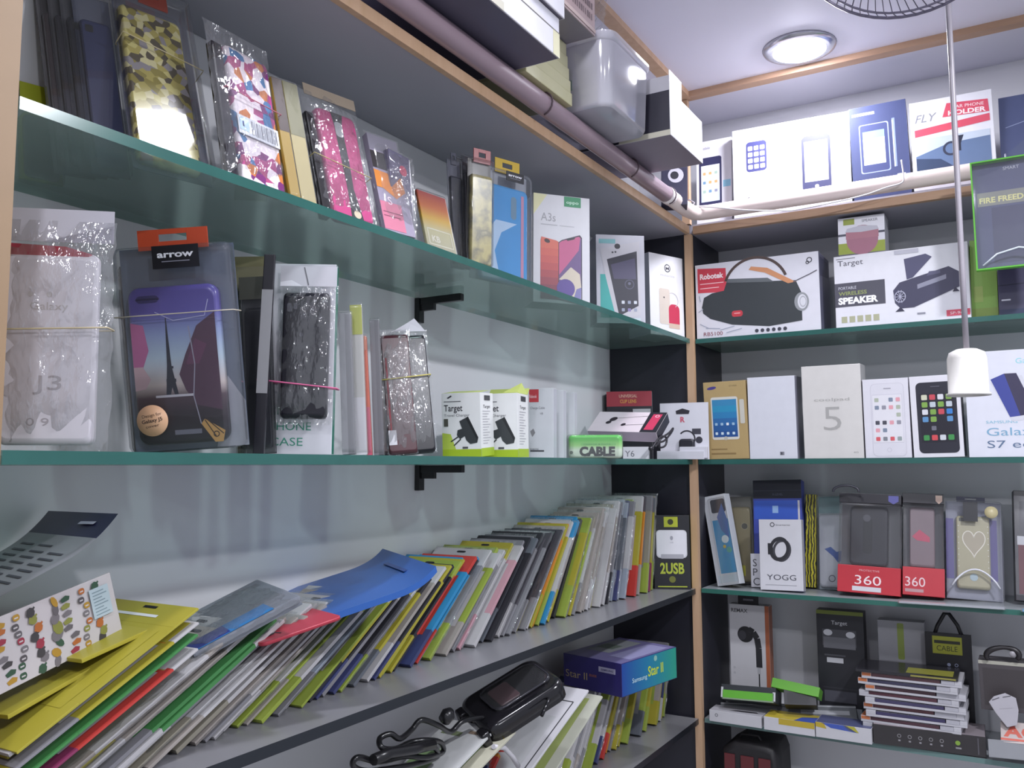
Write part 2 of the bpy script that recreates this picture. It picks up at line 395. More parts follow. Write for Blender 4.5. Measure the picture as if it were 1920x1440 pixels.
# pipes along the board fronts
pm = mat('#94808a', .35, 0, .05, 20)
t = Thing('conduit_pipe', 'long mauve painted conduit pipe running along the left board front', 'pipe', Matrix.Identity(4))
m = MB(); m.tube([(.018, -2.4, Z0+.4735), (.018, -.9, Z0+.4735), (.018, -.4, Z0+.4735), (.018, -.155, Z0+.4735)], .0135, pm, 14); t.part('pipe', m)
for yy in (-.62, -.33, -.16):
    m = MB(); m.tube([(.018+.0155*math.cos(a), yy, Z0+.4735+.0155*math.sin(a)) for a in [R_(x) for x in range(-80, 130, 20)]], .0012, mat('#5b4a52', .4), 6); t.part('clip', m)
t = Thing('conduit_pipe', 'cream white conduit pipe along the back board front, bent at the corner', 'pipe', Matrix.Identity(4))
m = MB(); wp = mat('#d9c9c4', .35, 0, .05, 20)
m.tube([(.018, -.153, Z0+.4735), (.018, -.06, Z0+.4735), (.021, -.036, Z0+.4735), (.030, -.024, Z0+.4745), (.045, -.019, Z0+.4750), (.12, -.0175, Z0+.4755), (1.9, -.0175, Z0+.4755)], .0138, wp, 14); t.part('pipe', m)
m = MB(); m.tube([(.018, -.17, Z0+.4735), (.018, -.150, Z0+.4735)], .0150, mat('#e8e0e0', .3), 14); t.part('coupling', m)
# thin white wire
pts = [(1262, 372), (1292, 386), (1330, 388), (1400, 394), (1475, 395), (1500, 392), (1560, 380), (1620, 366), (1660, 352), (1690, 343), (1694, 330), (1690, 300)]
m = MB(); m.tube(smooth([tuple(hit(x, y, 'Y', -.036)) for x, y in pts]), .0013, mat('#c9c3cc', .3), 6); 
m.tube([tuple(hit(x, y, 'Y', -.036)) for x, y in [(1283, 380), (1292, 374), (1302, 380), (1296, 390), (1285, 388)]], .0012, mat('#b0a8b0', .3), 6, True)
solo('wire', m, 'thin white wire looped along the pipe below the upper row of boxes', 'wire')
# downlights
for i, (lx, ly, pw) in enumerate(LIGHTS):
    t = Thing('ceiling_downlight', ['round chrome ringed downlight glaring on the ceiling above the corner', 'round downlight in the ceiling over the counter, out to the right', 'round downlight in the ceiling above the left shelves, out of view', 'round downlight in the ceiling behind the viewer on the right', 'added unseen downlight in the ceiling just behind the viewer, for glints'][i], 'light', Matrix.Translation((lx, ly, CE)))
    m = MB(); m.lathe([(.044, -.0075), (.052, -.0075), (.060, -.004), (.062, -.0002), (.044, -.0002), (.044, -.0075)], (0, 0, 0), mat('#b9b9c2', .2, .8), 40); t.part('ring', m)
    m = MB(); m.lathe([(0, -.0195), (.014, -.0185), (.028, -.0150), (.038, -.0100), (.0438, -.0035)], (0, 0, 0), emis('lamp_glow', '#efeeff', 80), 36); t.part('diffuser', m)
# hanging bulb holder with its cord
hp = hit(1812, 655, 'Y', -.42); hb = hit(1814, 742, 'Y', -.42); KH = 1.18
t = Thing('bulb_holder', 'white hanging bulb holder on a long cord before the phone boxes', 'bulb holder', Matrix.Translation((float(hp[0]), float(hp[1]), float(hb[2]))))
HH = float(hp[2]-hb[2])
m = MB(); m.lathe([(a*KH, b) for a, b in [(0, HH), (.010, HH), (.0165, HH*.93), (.0185, HH*.8), (.0188, HH*.06), (.0205, HH*.05), (.0205, 0), (.015, 0), (.015, HH*.3), (0, HH*.3)]], (0, 0, 0), mat('#d6d3cf', .35, 0, .04, 40), 36); t.part('socket', m)
m = MB(); m.tube([(0, 0, HH-.001), (0, 0, HH+.1), (.0, .001, HH+.35), (.0, .0, CE-float(hb[2])-.001)], .0034, mat('#8f8a92', .4), 10); t.part('cord', m)
# ceiling fan guard
t = Thing('fan', 'wire guarded ceiling fan at the top edge of the view', 'fan', Matrix.Identity(4))
fc = Vector((.457, -.595, Z0+.603)); fu = Vector((1, 0, 0)); fv = Vector((0, -.8, .6)); fn = Vector((0, -.6, -.8)); fm = mat('#6a6678', .3, .4)
m = MB()
def fpt(r, a, b): return fc+(fu*math.cos(a)+fv*math.sin(a))*r+fn*b
for r, b, rad in ((.120, 0, .0016), (.118, .006, .0012), (.107, .014, .0014), (.03, .022, .0012)):
    m.tube([fpt(r, 2*math.pi*i/48, b) for i in range(48)], rad, fm, 6, True)
for i in range(72):
    a = 2*math.pi*i/72; m.tube([fpt(.028, a-.35, .022), fpt(.07, a-.2, .020), fpt(.107, a-.05, .014), fpt(.120, a, .0)], .0007, fm, 4)
t.part('guard', m)
m = MB(); m.lathe([(0, .018), (.026, .018), (.028, .0), (.028, -.03), (.0, -.03)], fc, mat('#8b8794', .4), 24, fn); t.part('motor', m)
for k in range(3):
    m = MB(); a = k*2*math.pi/3
    m.sheet(lambda p, q, a=a: tuple(fpt(.028+.07*p, a+(q-.5)*.9, -.004+.012*(q-.5))), 6, 5, mat('#a9a6b4', .3)); t.part('blade', m)
m = MB(); m.tube([tuple(fc-fn*.03), (fc.x, fc.y-.03, CE-.02), (fc.x, fc.y-.03, CE-.0005)], .008, fm, 10); t.part('mount', m)
# ================================================================== helpers for the goods
WH, BK = '#dcdbe2', '#1c1c22'
def box_item(name, label, cat, fr, cols, g=None, group=None, bev=.0006):
    """one printed carton: cols = base colour or dict side -> colour; g(face_function, mb) draws the print"""
    mb = MB(); base = cols if isinstance(cols, str) else cols['base']
    f = {k: mat(v, .4) for k, v in cols.items() if k != 'base'} if isinstance(cols, dict) else None
    mb.box(0, fr.w, 0, fr.t, 0, fr.h, mat(base, .4), bev, f)
    if g: g(lambda side: Face(mb, side, fr.w, fr.t, fr.h), mb)
    return solo(name, mb, label, cat, fr.M(), group)
def phone_print(F, x0, y0, x1, y1, body, screen, r=.05, home=None, m=.06, t=.1, b=.12):
    F.rrect(x0, y0, x1, y1, r, body); w, h = x1-x0, y1-y0
    if isinstance(screen, str): F.rect(x0+w*m, y0+h*b, x1-w*m, y1-h*t, screen)
    else:
        n = len(screen); a, c = y0+h*b, y1-h*t
        for i, s in enumerate(screen): F.rect(x0+w*m, a+(c-a)*i/n, x1-w*m, a+(c-a)*(i+1)/n, s)
    if home: F.disc((x0+x1)/2, y0+h*b*.5, w*.07, home)
def icons(F, x0, y0, x1, y1, nx, ny, cols, s=.6, skip=(), rnd=1):
    rn = random.Random(rnd)
    dx, dy = (x1-x0)/nx, (y1-y0)/ny
    for j in range(ny):
        for i in range(nx):
            c = cols[rn.randrange(len(cols))]
            if (i, j) in skip: continue
            cx, cy = x0+dx*(i+.5), y0+dy*(j+.5); F.rrect(cx-dx*s/2, cy-dx*s/2*F.W/F.H, cx+dx*s/2, cy+dx*s/2*F.W/F.H, dx*s*.18, c)
def case_mb(w, h, t, m, x0=0, z0=0, y0=0, r=.16, cam=(.18, .93, .16, .03), camcol='#15151a', side=None, draw=None):
    mb = MB(); mb.prism(rr(x0, x0+w, z0, z0+h, r*w, 6), y0, y0+t, m, min(t*.5, .004), side)
    F = Face(mb, 'front', w, t, h, y0); F.O = Vector((x0, y0, z0))
    if cam: F.rrect(cam[0], cam[1]-cam[3]/2, cam[0]+cam[2]*2, cam[1]+cam[3]/2, cam[3]*.9, camcol)
    if draw: draw(F)
    return mb
def hang_tab(T, w, zb, zt, x0, x1, y, col, hole=True, label='coloured hanging tab'):
    mb = MB(); c = mat(col, .4); r = min(x1-x0, zt-zb)*.2; cx = (x0+x1)/2; hw = (x1-x0)*.18; hz = zt-(zt-zb)*.35
    mb.box(x0, x0+(x1-x0)*.3, y, y+.0012, zb, zt, c, .0003); mb.box(x1-(x1-x0)*.3, x1, y, y+.0012, zb, zt, c, .0003)
    mb.box(x0+(x1-x0)*.3, x1-(x1-x0)*.3, y, y+.0012, zt-(zt-zb)*.25, zt, c); mb.box(x0+(x1-x0)*.3, x1-(x1-x0)*.3, y, y+.0012, zb, zt-(zt-zb)*.6, c)
    return T.part('hanging_tab', mb, label)
def brand_plate(T, x0, x1, z0, z1, y, txt, bg='#15161f', fg='#e8e8f0', small=True):
    mb = MB(); mb.box(x0, x1, y, y+.0006, z0, z1, mat(bg, .35)); F = Face(mb, 'front', x1-x0, 0, z1-z0, y); F.O = Vector((x0, y, z0))
    F.text(txt, .5, .48, .28, fg, w=.78, al='c', bold=.03)
    if small: F.line([(.2, .3), (.8, .3)], .02, '#8a8a99')
    return T.part('printed_plate', mb, None, next((c for c in T.o.children if c.name.startswith('blister')), None))
def shell(w, h, t, m, x0=0, z0=0, y0=0, r=.06):
    mb = MB(); mb.prism(rr(x0, x0+w, z0, z0+h, r*w, 4), y0, y0+t, m, min(t*.45, .004)); return mb
def card_part(T, w, h, x0, z0, y, m, th=.0008, name='backing_card', draw=None):
    mb = MB(); mb.box(x0, x0+w, y, y+th, z0, z0+h, m if not isinstance(m, str) else mat(m, .45))
    if draw:
        F = Face(mb, 'front', w, 0, h, y); F.O = Vector((x0, y, z0)); draw(F)
    return T.part(name, mb)
def band(label, fr, z0, z1, w, t, col='#c9b46a', r=.0006, group=None):
    """rubber band round a pack, from height z0 at the left to z1 at the right"""
    e = .0012; P = []
    c = [(-e, -e), (w+e, -e), (w+e, t+e), (-e, t+e)]
    for (a, b), (c2, d2) in zip(c, c[1:]+c[:1]):
        for k in range(5):
            x = a+(c2-a)*k/5; y = b+(d2-b)*k/5; P.append((x, y, z0+(z1-z0)*(x/w)))
    mb = MB(); mb.tube(P, r, mat(col, .4), 6, True); return solo('rubber_band', mb, label, 'rubber band', fr.M(), group)
def pack(name, label, cat, fr, body, card='#8b8f97', header=None, tint=None, camera=True, group=None, inset=.1, top=.16, txt=None, tab=None):
    """phone cover in a clear flat pack with backing card"""
    T = Thing(name, label, cat, fr.M(), group); w, h, t = fr.w, fr.h, fr.t
    card_part(T, w, h*.985, 0, 0, t-.0009, card)
    bm_ = body if not isinstance(body, str) else mat(body, .25)
    T.part('phone_cover', case_mb(w*(1-2*inset), h*(1-top-.04), t*.6, bm_, x0=w*inset, z0=h*.03, y0=t*.28, cam=(.12, .93, .13, .05) if camera else None))
    T.part('blister', shell(w, h*.985, t*.88, BLIST(), 0, 0, 0, .05))
    if header: card_part(T, w, h*top*.8, 0, h*(1-top*.8), -.0006, header, .0005, 'header_card')
    if tab: hang_tab(T, w, h*.94, h*1.05, w*.3, w*.7, t-.0022, tab)
    return T
def fr(tag, bl, br, tr, tl, rest, t, **k): return Fr((bl, br, tr, tl), rest, t, tag=tag, **k)

# ================================================================== back wall, upper row on the board
def g(f, mb):
    F = f('front'); phone_print(F, .08, .12, .72, .80, '#2b2c50', ['#c9d6e6', '#dfe6ee', '#e8edf2'], .07, '#4a4a66', .09, .14, .22)
    icons(F, .15, .34, .64, .66, 3, 3, ['#6c8fb0', '#9fb7a8', '#8a8aa0', '#c8a06a'], .5); F.text('mobile', .12, .9, .03, '#9a9ab0'); F.rect(.76, .42, .97, .5, '#8fc4dc')
box_item('phone_box', 'white box with a dark touch phone picture, at the corner end of the top row', 'box', fr('B1', (1306, 425), (1374, 416), (1370, 257), (1306, 268), SB, .055, anc=('Y', .025), yaw=0, sy=4, lean=3, sl=1.5), WH, g)
def g(f, mb):
    F = f('front'); phone_print(F, .12, .5, .30, .84, '#3c3d6e', '#3c3d6e', .03); icons(F, .13, .52, .29, .80, 3, 4, ['#e8e8f4'], .75)
    phone_print(F, .60, .18, .84, .80, '#2c2d50', '#c9cbd8', .04, '#d8d8e8', .09, .10, .18); F.rect(.36, .36, .46, .5, '#a9aac8'); F.rect(.5, .36, .56, .4, '#c9c9dc')
    F.rect(.30, .1, .50, .145, '#55556a'); F.text('VIBRATION', .40, .108, .026, '#e8e8ee', w=.17, al='c'); F.poly([(.02, .06), (.16, .16), (.14, .22), (.0, .12)], '#3a3a48'); F.text('NEW', .03, .10, .04, '#e6e6ea', rot=25)
    F.text('flat', .5, .86, .022, '#8a8aa0'); F.text('BLADE', .72, .84, .035, '#9a9ab0'); F.line([(.5, .3), (.58, .33), (.56, .24), (.5, .3)], .006, '#c5c5d8')
box_item('phone_box', 'wide bright white box showing a keypad phone and a touch phone, top row', 'box', fr('B2', (1377, 416), (1600, 382), (1590, 209), (1373, 246), SB, .055, anc=('Y', .010), yaw=0, sy=4, lean=3, sl=1.5, sa=.003), WH, g)
def g(f, mb):
    F = f('front'); F.rrect(.16, .27, .68, .80, .04, '#8f9ac8'); F.rrect(.18, .28, .66, .79, .04, '#39406a'); F.rect(.22, .36, .60, .72, '#d3e2f0'); F.rect(.22, .64, .60, .72, '#7ea6d0'); F.rect(.74, .30, .79, .82, '#7d8bbd'); F.rect(.74, .3, .76, .8, '#c9d4ee')
    F.text('METRO', .08, .1, .055, '#e0e0ee', bold=.02, w=.38); F.rect(.3, .045, .46, .08, '#9aa0c0'); F.text('XL700', .31, .05, .022, '#20233f'); F.rect(.78, .13, .92, .22, '#d8dcee'); F.rect(.05, .90, .45, .93, '#c5cbe6')
box_item('phone_box', 'dark blue phone box with METRO printed low on its front', 'box', fr('B3', (1602, 382), (1713, 364), (1695, 186), (1591, 205), SB, .06, anc=('Y', .010), yaw=0, sy=4, lean=3, sl=1.5, sa=.003), dict(base='#3d4468', right='#c9cada'), g)
def g(f, mb):
    F = f('front'); F.text('FLY', .06, .76, .09, '#8a8a94', skew=.3, w=.24); F.poly([(.40, .78), (.46, .93), (.95, .90), (.96, .76)], '#cf4f63'); F.text('CAR PHONE', .52, .86, .035, '#f0dfe2', w=.38, rot=-3); F.text('HOLDER', .47, .79, .05, '#f4e6e8', bold=.03, w=.45, rot=-3)
    F.poly([(.05, .60), (.05, .68), (.96, .74), (.96, .66)], '#cf4f63'); F.rect(.05, .22, .95, .57, '#5f7395'); F.poly([(.05, .57), (.05, .38), (.45, .48), (.95, .50), (.95, .57)], '#bcc6d4'); F.poly([(.05, .22), (.5, .22), (.35, .32), (.05, .36)], '#33425f')
    F.ring(.48, .42, .10, .03, '#2e3348'); F.poly([(.5, .55), (.64, .55), (.6, .46), (.56, .46)], '#262a3c'); F.rect(.53, .38, .6, .46, '#262a3c'); F.rect(.06, .08, .95, .19, '#cf4f63')
    for i in range(4): F.ring(.3+i*.13, .135, .045, .014, '#f2d8dc')
box_item('car_holder_box', 'white and red box for a car phone holder, second from right on the top row', 'box', fr('B4', (1716, 364), (1872, 338), (1858, 168), (1703, 194), SB, .065, anc=('Y', .010), yaw=0, sy=4, lean=3, sl=1.5, sa=.003), WH, g)
def g(f, mb):
    F = f('front'); F.line([(.1, .62), (.5, .68), (.95, .66)], .012, '#8d97b4'); F.poly([(.1, .3), (.5, .5), (.9, .3), (.6, .15)], '#4a5270')
box_item('dark_gadget_box', 'slate blue carton at the right end of the top row', 'box', fr('B5', (1880, 338), (1994, 320), (1988, 165), (1870, 184), SB, .06, anc=('Y', .022), yaw=0, sy=4, lean=3, sl=1.5), '#454d70', g)
# item in the corner behind the black and white box
def g(f, mb):
    F = f('front'); F.disc(.55, .68, .30, '#d5d2dc'); F.disc(.5, .68, .16, '#33323c'); F.text('mobile', .3, .22, .05, '#b9b8cc')
box_item('camera_box', 'small dark box with a round white lens picture in the upper corner niche', 'box', fr('U', (1240, 385), (1290, 380), (1291, 300), (1240, 306), SB, .03, anc=('X', -.01), yaw=25), dict(base='#3b3a50', right='#d9d5de'), g)
# green framed hanging pack
q = fr('G', (1832, 505), (1968, 495), (1956, 281), (1817, 308), None, .018, anc=('Y', -.080), yaw=3, lean=-2, roll=0)
T = Thing('screen_guard_pack', 'clear pack in a thin lime green frame hanging from the pipe at the right edge', 'pack', q.M())
w, h, t = q.w, q.h, q.t; mb = MB(); gm = mat('#62b83c', .35); e = .0022
mb.box(0, e, 0, t, 0, h, gm); mb.box(w-e, w, 0, t, 0, h, gm); mb.box(e, w-e, 0, t, 0, e, gm); mb.box(e, w-e, 0, t, h-e, h, gm); T.part('green_frame', mb)
card_part(T, w-2*e, h-2*e, e, e, t-.002, '#56597a', .001, 'insert_card', lambda F: (F.rect(.05, .60, .98, .73, '#8f8f8a'), F.text('FIRE FREEDOM', .08, .63, .05, '#e3dd9a', bold=.03, w=.85), F.rrect(.42, .48, .95, .53, .02, '#b5b495'), F.rect(.5, .40, .8, .43, '#9a9ab0'), F.rect(.25, .05, .98, .58, '#4a4b68'), F.text('SMART', .45, .92, .03, '#c9c9d8')))
mb = MB(); mb.tube([(w*.1, -.001, .006), (w*.3, -.0015, h*.13), (w*.6, -.0015, h*.17), (w*.98, -.001, h*.12)], .0014, mat('#d5dde4', .1), 6); T.part('curved_rim', mb, 'shiny clear curved rim')
T.part('window', shell(w-2*e, h-2*e, .002, BLIST(), e, e, .0005, .02))
mb = MB(); hz = Z0+.489
Oz = float(q.O[2]); mb.tube([(w*.5, t*.5, h), (w*.5, t*.5+.02, h+.012), (w*.5, t*.5+.047, h+.010), (w*.5, t*.5+.060, h-.006)], .0014, mat('#9a9aa8', .3), 6); T.part('hook', mb)

# ================================================================== back wall, speaker shelf
def g(f, mb):
    F = f('front'); F.poly([(.02, .62), (.02, .95), (.26, .92), (.265, .60)], '#c8404f'); F.poly([(.17, .62), (.23, .54), (.235, .62)], '#c8404f'); F.text('Robotek', .04, .80, .07, '#f4e4e6', bold=.035, w=.2)
    F.rect(.04, .73, .24, .74, '#efc9cd'); F.rect(.04, .67, .2, .68, '#efc9cd')
    F.poly([(.05, .42), (.07, .55), (.14, .60), (.24, .62), (.27, .75), (.65, .68), (.82, .66), (.86, .5), (.86, .14), (.6, .10), (.3, .16), (.12, .26), (.06, .34)], '#33383c')
    F.poly([(.27, .77), (.6, .73), (.65, .67), (.27, .72)], '#5f6468')
    F.disc(.86, .38, .075, '#8f9296', sx=.75, n=28); F.disc(.865, .38, .058, '#d2d2d8', sx=.62, n=28); F.ring(.87, .38, .045, .01, '#a8a8b0', sx=.6)
    F.ring(.5, .60, .27, .022, '#4a3a36', 24, 20, 160, 1); F.poly([(.47, .90), (.60, .86), (.82, .64), (.76, .63), (.58, .80), (.45, .86)], '#c78a62'); F.line([(.8, .64), (.93, .72), (.985, .76)], .008, '#55505a')
    F.rrect(.30, .26, .39, .34, .02, '#c03a45'); F.rect(.32, .30, .37, .31, '#e9b0b4'); F.ring(.93, .90, .022, .007, '#33323c'); F.ring(.915, .87, .014, .006, '#33323c')
    F.text('RB5100', .06, .035, .05, '#8a4450', w=.16)
    for i in range(6): F.disc(.50+i*.045, .055, .015, '#3c3c48', 14)
    for a, b, c, d in ((.03, .2, .1, .14), (.08, .14, .2, .12), (.2, .1, .32, .14), (.02, .36, .06, .4), (.25, .06, .38, .1), (.04, .5, .03, .58)): F.line([(a, b), (c, d)], .006, '#9aa0b0')
    R = f('right'); R.poly([(.1, .7), (.9, .75), (.9, .95), (.1, .95)], '#55556c')
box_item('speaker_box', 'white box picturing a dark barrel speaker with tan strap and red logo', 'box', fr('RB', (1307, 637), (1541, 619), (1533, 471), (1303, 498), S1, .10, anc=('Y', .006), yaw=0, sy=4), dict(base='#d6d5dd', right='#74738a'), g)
def g(f, mb):
    F = f('front'); F.text('Target', .03, .86, .075, '#4b4a55', w=.20); F.rect(.02, .955, .17, .963, '#4b4a55')
    F.rect(.0, .29, .39, .62, '#4b4a56'); F.text('PORTABLE', .03, .53, .04, '#c9c9d2', w=.14); F.text('WIRELESS', .03, .45, .05, '#8f9a5a', bold=.02, w=.22); F.text('SPEAKER', .025, .33, .085, '#f2f2f6', bold=.05, w=.31)
    for i in range(5): F.rect(.045+i*.062, .07, .09+i*.062, .155, '#a9a98c')
    F.poly([(.555, .58), (.60, .60), (.745, .85), (.70, .90), (.54, .86)], '#4c4b68'); F.poly([(.46, .28), (.45, .45), (.5, .55), (.86, .70), (.93, .62), (.93, .42), (.6, .2), (.5, .2)], '#3e3d55')
    F.disc(.50, .36, .052, '#302f44', sx=.9, n=24); F.ring(.50, .36, .048, .008, '#a5a5b8', sx=.9)
    for a in range(0, 180, 36): F.line([(.5-.04*math.cos(R_(a)), .36-.09*math.sin(R_(a))), (.5+.04*math.cos(R_(a)), .36+.09*math.sin(R_(a)))], .005, '#a5a5b8')
    F.poly([(.63, .44), (.63, .50), (.84, .60), (.84, .54)], '#8a8a9c'); F.poly([(.7, .60), (.72, .66), (.8, .66), (.8, .62)], '#55546e'); F.poly([(.46, .16), (.5, .22), (.53, .16)], '#302f44'); F.poly([(.88, .36), (.9, .42), (.93, .36)], '#302f44')
    F.disc(.72, .2, .16, '#bdbdca', sx=1.3, n=24) if False else F.rect(.62, .10, .68, .125, '#8a8a96')
    F.rect(.83, .045, .995, .125, '#c94a60'); F.text('SP-960', .855, .065, .035, '#f3dde2', w=.11); F.rect(.47, .93, .65, .985, '#b7b6c2')
box_item('speaker_box', 'long white box printed Target with a dark tube speaker picture', 'box', fr('TB', (1568, 617), (1822, 597), (1813, 452), (1563, 483), S1, .09, anc=('Y', .004), yaw=0, sy=4), WH, g)
def g(f, mb):
    F = f('front'); F.rect(0, 0, 1, .30, '#93a03c'); F.rect(0, .50, 1, .56, '#4a4a58'); F.rect(.12, .80, .36, .96, '#8f9a3f'); F.text('SPEAKER', .52, .84, .07, '#5a5a66', w=.34)
    F.disc(.52, .36, .34, '#a06a7c', sx=1, n=28); F.rect(.17, .40, .87, .62, '#a8727f'); F.disc(.52, .62, .355, '#b0aeb8', sx=1, n=28) if False else F.poly([(.16, .60), (.2, .7), (.5, .75), (.84, .7), (.88, .60), (.5, .57)], '#b9b7c2')
box_item('speaker_box', 'small white and green box picturing a pink speaker, atop the long speaker box', 'box', fr('TS', (1573, 478), (1660, 470), (1658, 400), (1570, 411), None, .05, anc=('Y', .022), yaw=0, sy=4, ), dict(base='#d9d8e0', right='#aeadb6'), g)
def g(f, mb):
    F = f('front'); F.rect(.1, .2, .45, .4, '#a3b862'); F.rect(.0, .0, 1, .12, '#8fa650')
box_item('green_box', 'plain bright green box standing behind the right end of the long speaker box', 'box', fr('GB', (1824, 597), (1871, 593), (1868, 446), (1816, 452), S1, .05, anc=('Y', .03), yaw=0, sy=4), '#8db552', g)
def g(f, mb):
    F = f('front'); F.line([(0, .62), (1, .66)], .012, '#252534'); F.rect(.02, .02, .98, .12, '#2b3350'); F.rect(.05, .3, .2, .33, '#d0d0dc')
box_item('dark_gadget_box', 'dark purple grey box at the right end of the speaker shelf', 'box', fr('DB', (1873, 594), (1990, 584), (1988, 492), (1870, 502), S1, .07, anc=('Y', .012), yaw=0, sy=4), '#3f3d55', g)

# ================================================================== back wall, row of phone boxes
def g(f, mb):
    F = f('front'); F.disc(.2, .92, .035, '#4a3f86', sx=3.2, rot=8) ; F.text('GT-I9500', .62, .93, .018, '#7a6a4c'); phone_print(F, .16, .25, .80, .80, '#d5d2ca', ['#27508f', '#2a5c98', '#2f69a4', '#2f7fb4', '#2f8fb8', '#3a86b4'], .05, '#bdb8ae', .05, .06, .06)
    icons(F, .2, .3, .74, .36, 4, 1, ['#cfe0ea'], .45); icons(F, .2, .42, .74, .48, 4, 1, ['#9fc0da', '#e4e8ec'], .45); F.rrect(.84, .45, .95, .76, .03, '#c9c5bb'); F.rect(.12, .12, .5, .135, '#8c744c'); F.rect(.12, .06, .7, .08, '#8c744c')
PB = dict(anc=('Y', .004), yaw=0, sy=4, sr=4)
box_item('phone_box', 'tan box with a white phone showing a blue screen, next to the corner post', 'box', fr('S4', (1329, 863), (1405, 863), (1397, 714), (1315, 717), S2, .05, **PB), dict(base='#b39a6b', right='#a08a62'), g)
def g(f, mb):
    F = f('front'); F.rect(.64, .045, .73, .085, '#7d7d86'); F.rect(.66, .05, .69, .08, '#3a3a44')
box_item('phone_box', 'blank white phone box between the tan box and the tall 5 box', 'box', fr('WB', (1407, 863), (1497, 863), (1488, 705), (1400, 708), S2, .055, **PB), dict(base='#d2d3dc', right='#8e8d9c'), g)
def g(f, mb):
    F = f('front'); F.text('coolpad', .5, .615, .032, '#a9a7a4', w=.6, al='c', bold=.01); F.text('5', .5, .30, .26, '#a5a3a1', w=.3, al='c', bold=-.01); F.text('4G', .83, .055, .016, '#8e8c8a', w=.08)
box_item('phone_box', 'tall cream phone box with a large grey 5 on the front', 'box', fr('CP', (1510, 863), (1621, 863), (1612, 682), (1501, 688), S2, .05, **PB), dict(base='#cfccc9', right='#b4b2b2'), g)
def g(f, mb):
    F = f('front'); F.rrect(.17, .02, .90, .94, .1, '#c3c0ca'); F.rrect(.18, .025, .89, .935, .1, '#d3d1d9'); F.rect(.2, .19, .85, .80, '#bcb9c6'); F.rect(.205, .195, .845, .795, '#dad8de')
    icons(F, .22, .30, .84, .78, 4, 5, ['#8f8e9a', '#d89aa4', '#7a8598', '#4b4a55', '#a9b0a0', '#9aa6b8'], .6, ((1, 4), (2, 2), (2, 0), (3, 0), (0, 2), (1, 2)), 4); icons(F, .22, .2, .84, .28, 4, 1, ['#cf5a62', '#8f9a9a', '#7d8088'], .6); F.ring(.53, .10, .05, .006, '#b3b0bc'); F.rect(.46, .87, .62, .88, '#8f8d98')
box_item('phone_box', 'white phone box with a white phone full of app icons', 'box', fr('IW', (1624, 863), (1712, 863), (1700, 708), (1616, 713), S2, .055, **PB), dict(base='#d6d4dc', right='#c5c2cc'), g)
def g(f, mb):
    F = f('front'); F.rrect(.12, .05, .92, .92, .1, '#282833'); F.rect(.18, .18, .87, .78, '#201f2a')
    icons(F, .2, .42, .85, .78, 4, 4, ['#b8bfc8', '#5a8ab8', '#d0d0d6', '#c04a55', '#7aa04a', '#3a7ac0', '#c8c8b0'], .72, ((2, 0),), 3); icons(F, .2, .19, .85, .29, 4, 1, ['#3f8a4a', '#4a86c8', '#c8ccd2', '#c84a50'], .72, (), 6); icons(F, .2, .31, .52, .40, 2, 1, ['#6a6a76'], .6, ((0, 0),)); F.rect(.42, .86, .6, .87, '#55545f')
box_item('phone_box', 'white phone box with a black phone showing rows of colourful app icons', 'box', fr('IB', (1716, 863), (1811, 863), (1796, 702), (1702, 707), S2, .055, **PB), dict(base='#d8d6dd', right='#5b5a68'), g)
def g(f, mb):
    F = f('front'); F.text('SAMSUNG', .22, .315, .026, '#7fb6cc', w=.36); F.text('Galaxy', .22, .20, .075, '#7aa3bf', w=.62, bold=.0); F.text('S7 edge', .22, .085, .07, '#5b6f8c', w=.72); F.poly([(.30, .70), (.66, .76), (.84, .36), (.52, .33)], '#c9c9d2'); F.poly([(.30, .73), (.46, .78), (.62, .38), (.50, .37)], '#3d4690'); F.poly([(.46, .78), (.60, .78), (.80, .40), (.62, .38)], '#38344e'); F.rect(.18, .90, .28, .915, '#55545f'); F.rect(.2, .85, .28, .865, '#55545f'); F.text('Galaxy', .6, .87, .05, '#8fd0d8', w=.3)
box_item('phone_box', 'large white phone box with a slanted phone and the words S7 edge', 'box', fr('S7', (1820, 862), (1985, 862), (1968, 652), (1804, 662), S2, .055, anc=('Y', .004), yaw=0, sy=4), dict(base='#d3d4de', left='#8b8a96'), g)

# ================================================================== corner of the eye level shelf
def g(f, mb):
    F = f('front'); F.rect(0, .78, 1, 1, '#a33a46'); F.text('UNIVERSAL', .28, .91, .045, '#e8c9b0', w=.4); F.text('CLIP LENS', .30, .83, .05, '#d9a04a', w=.36, bold=.02); F.rect(.58, .42, .97, .74, '#b9b8bc'); F.disc(.76, .58, .10, '#55545a', sx=1.5, rot=20); F.disc(.35, .55, .12, '#3a3842')
box_item('lens_box', 'black box with a red top band behind the earphone boxes', 'box', fr('CL', (1139, 863), (1223, 863), (1223, 731), (1137, 737), S2, .03, anc=('X', -.075), yaw=20), dict(base='#28262e', right='#b9b8c0'), g)
def g(f, mb):
    F = f('front'); F.text('Y6', .08, .2, .5, '#6a6872'); T_ = f('top'); T_.ring(.3, .5, .07, .015, '#7d8cb0', sx=1.6); T_.ring(.55, .5, .06, .015, '#8a8a96', sx=1.8)
e1 = box_item('earphone_box', 'white flat earphone box, lowest of the pile beside the green cable pack', 'box', fr('E1', (1168, 862), (1216, 862), (1216, 838), (1168, 838), S2, .06, anc=('X', -.015), yaw=20, sa=.004), dict(base='#c9c7cd', right='#dddce2'), g)
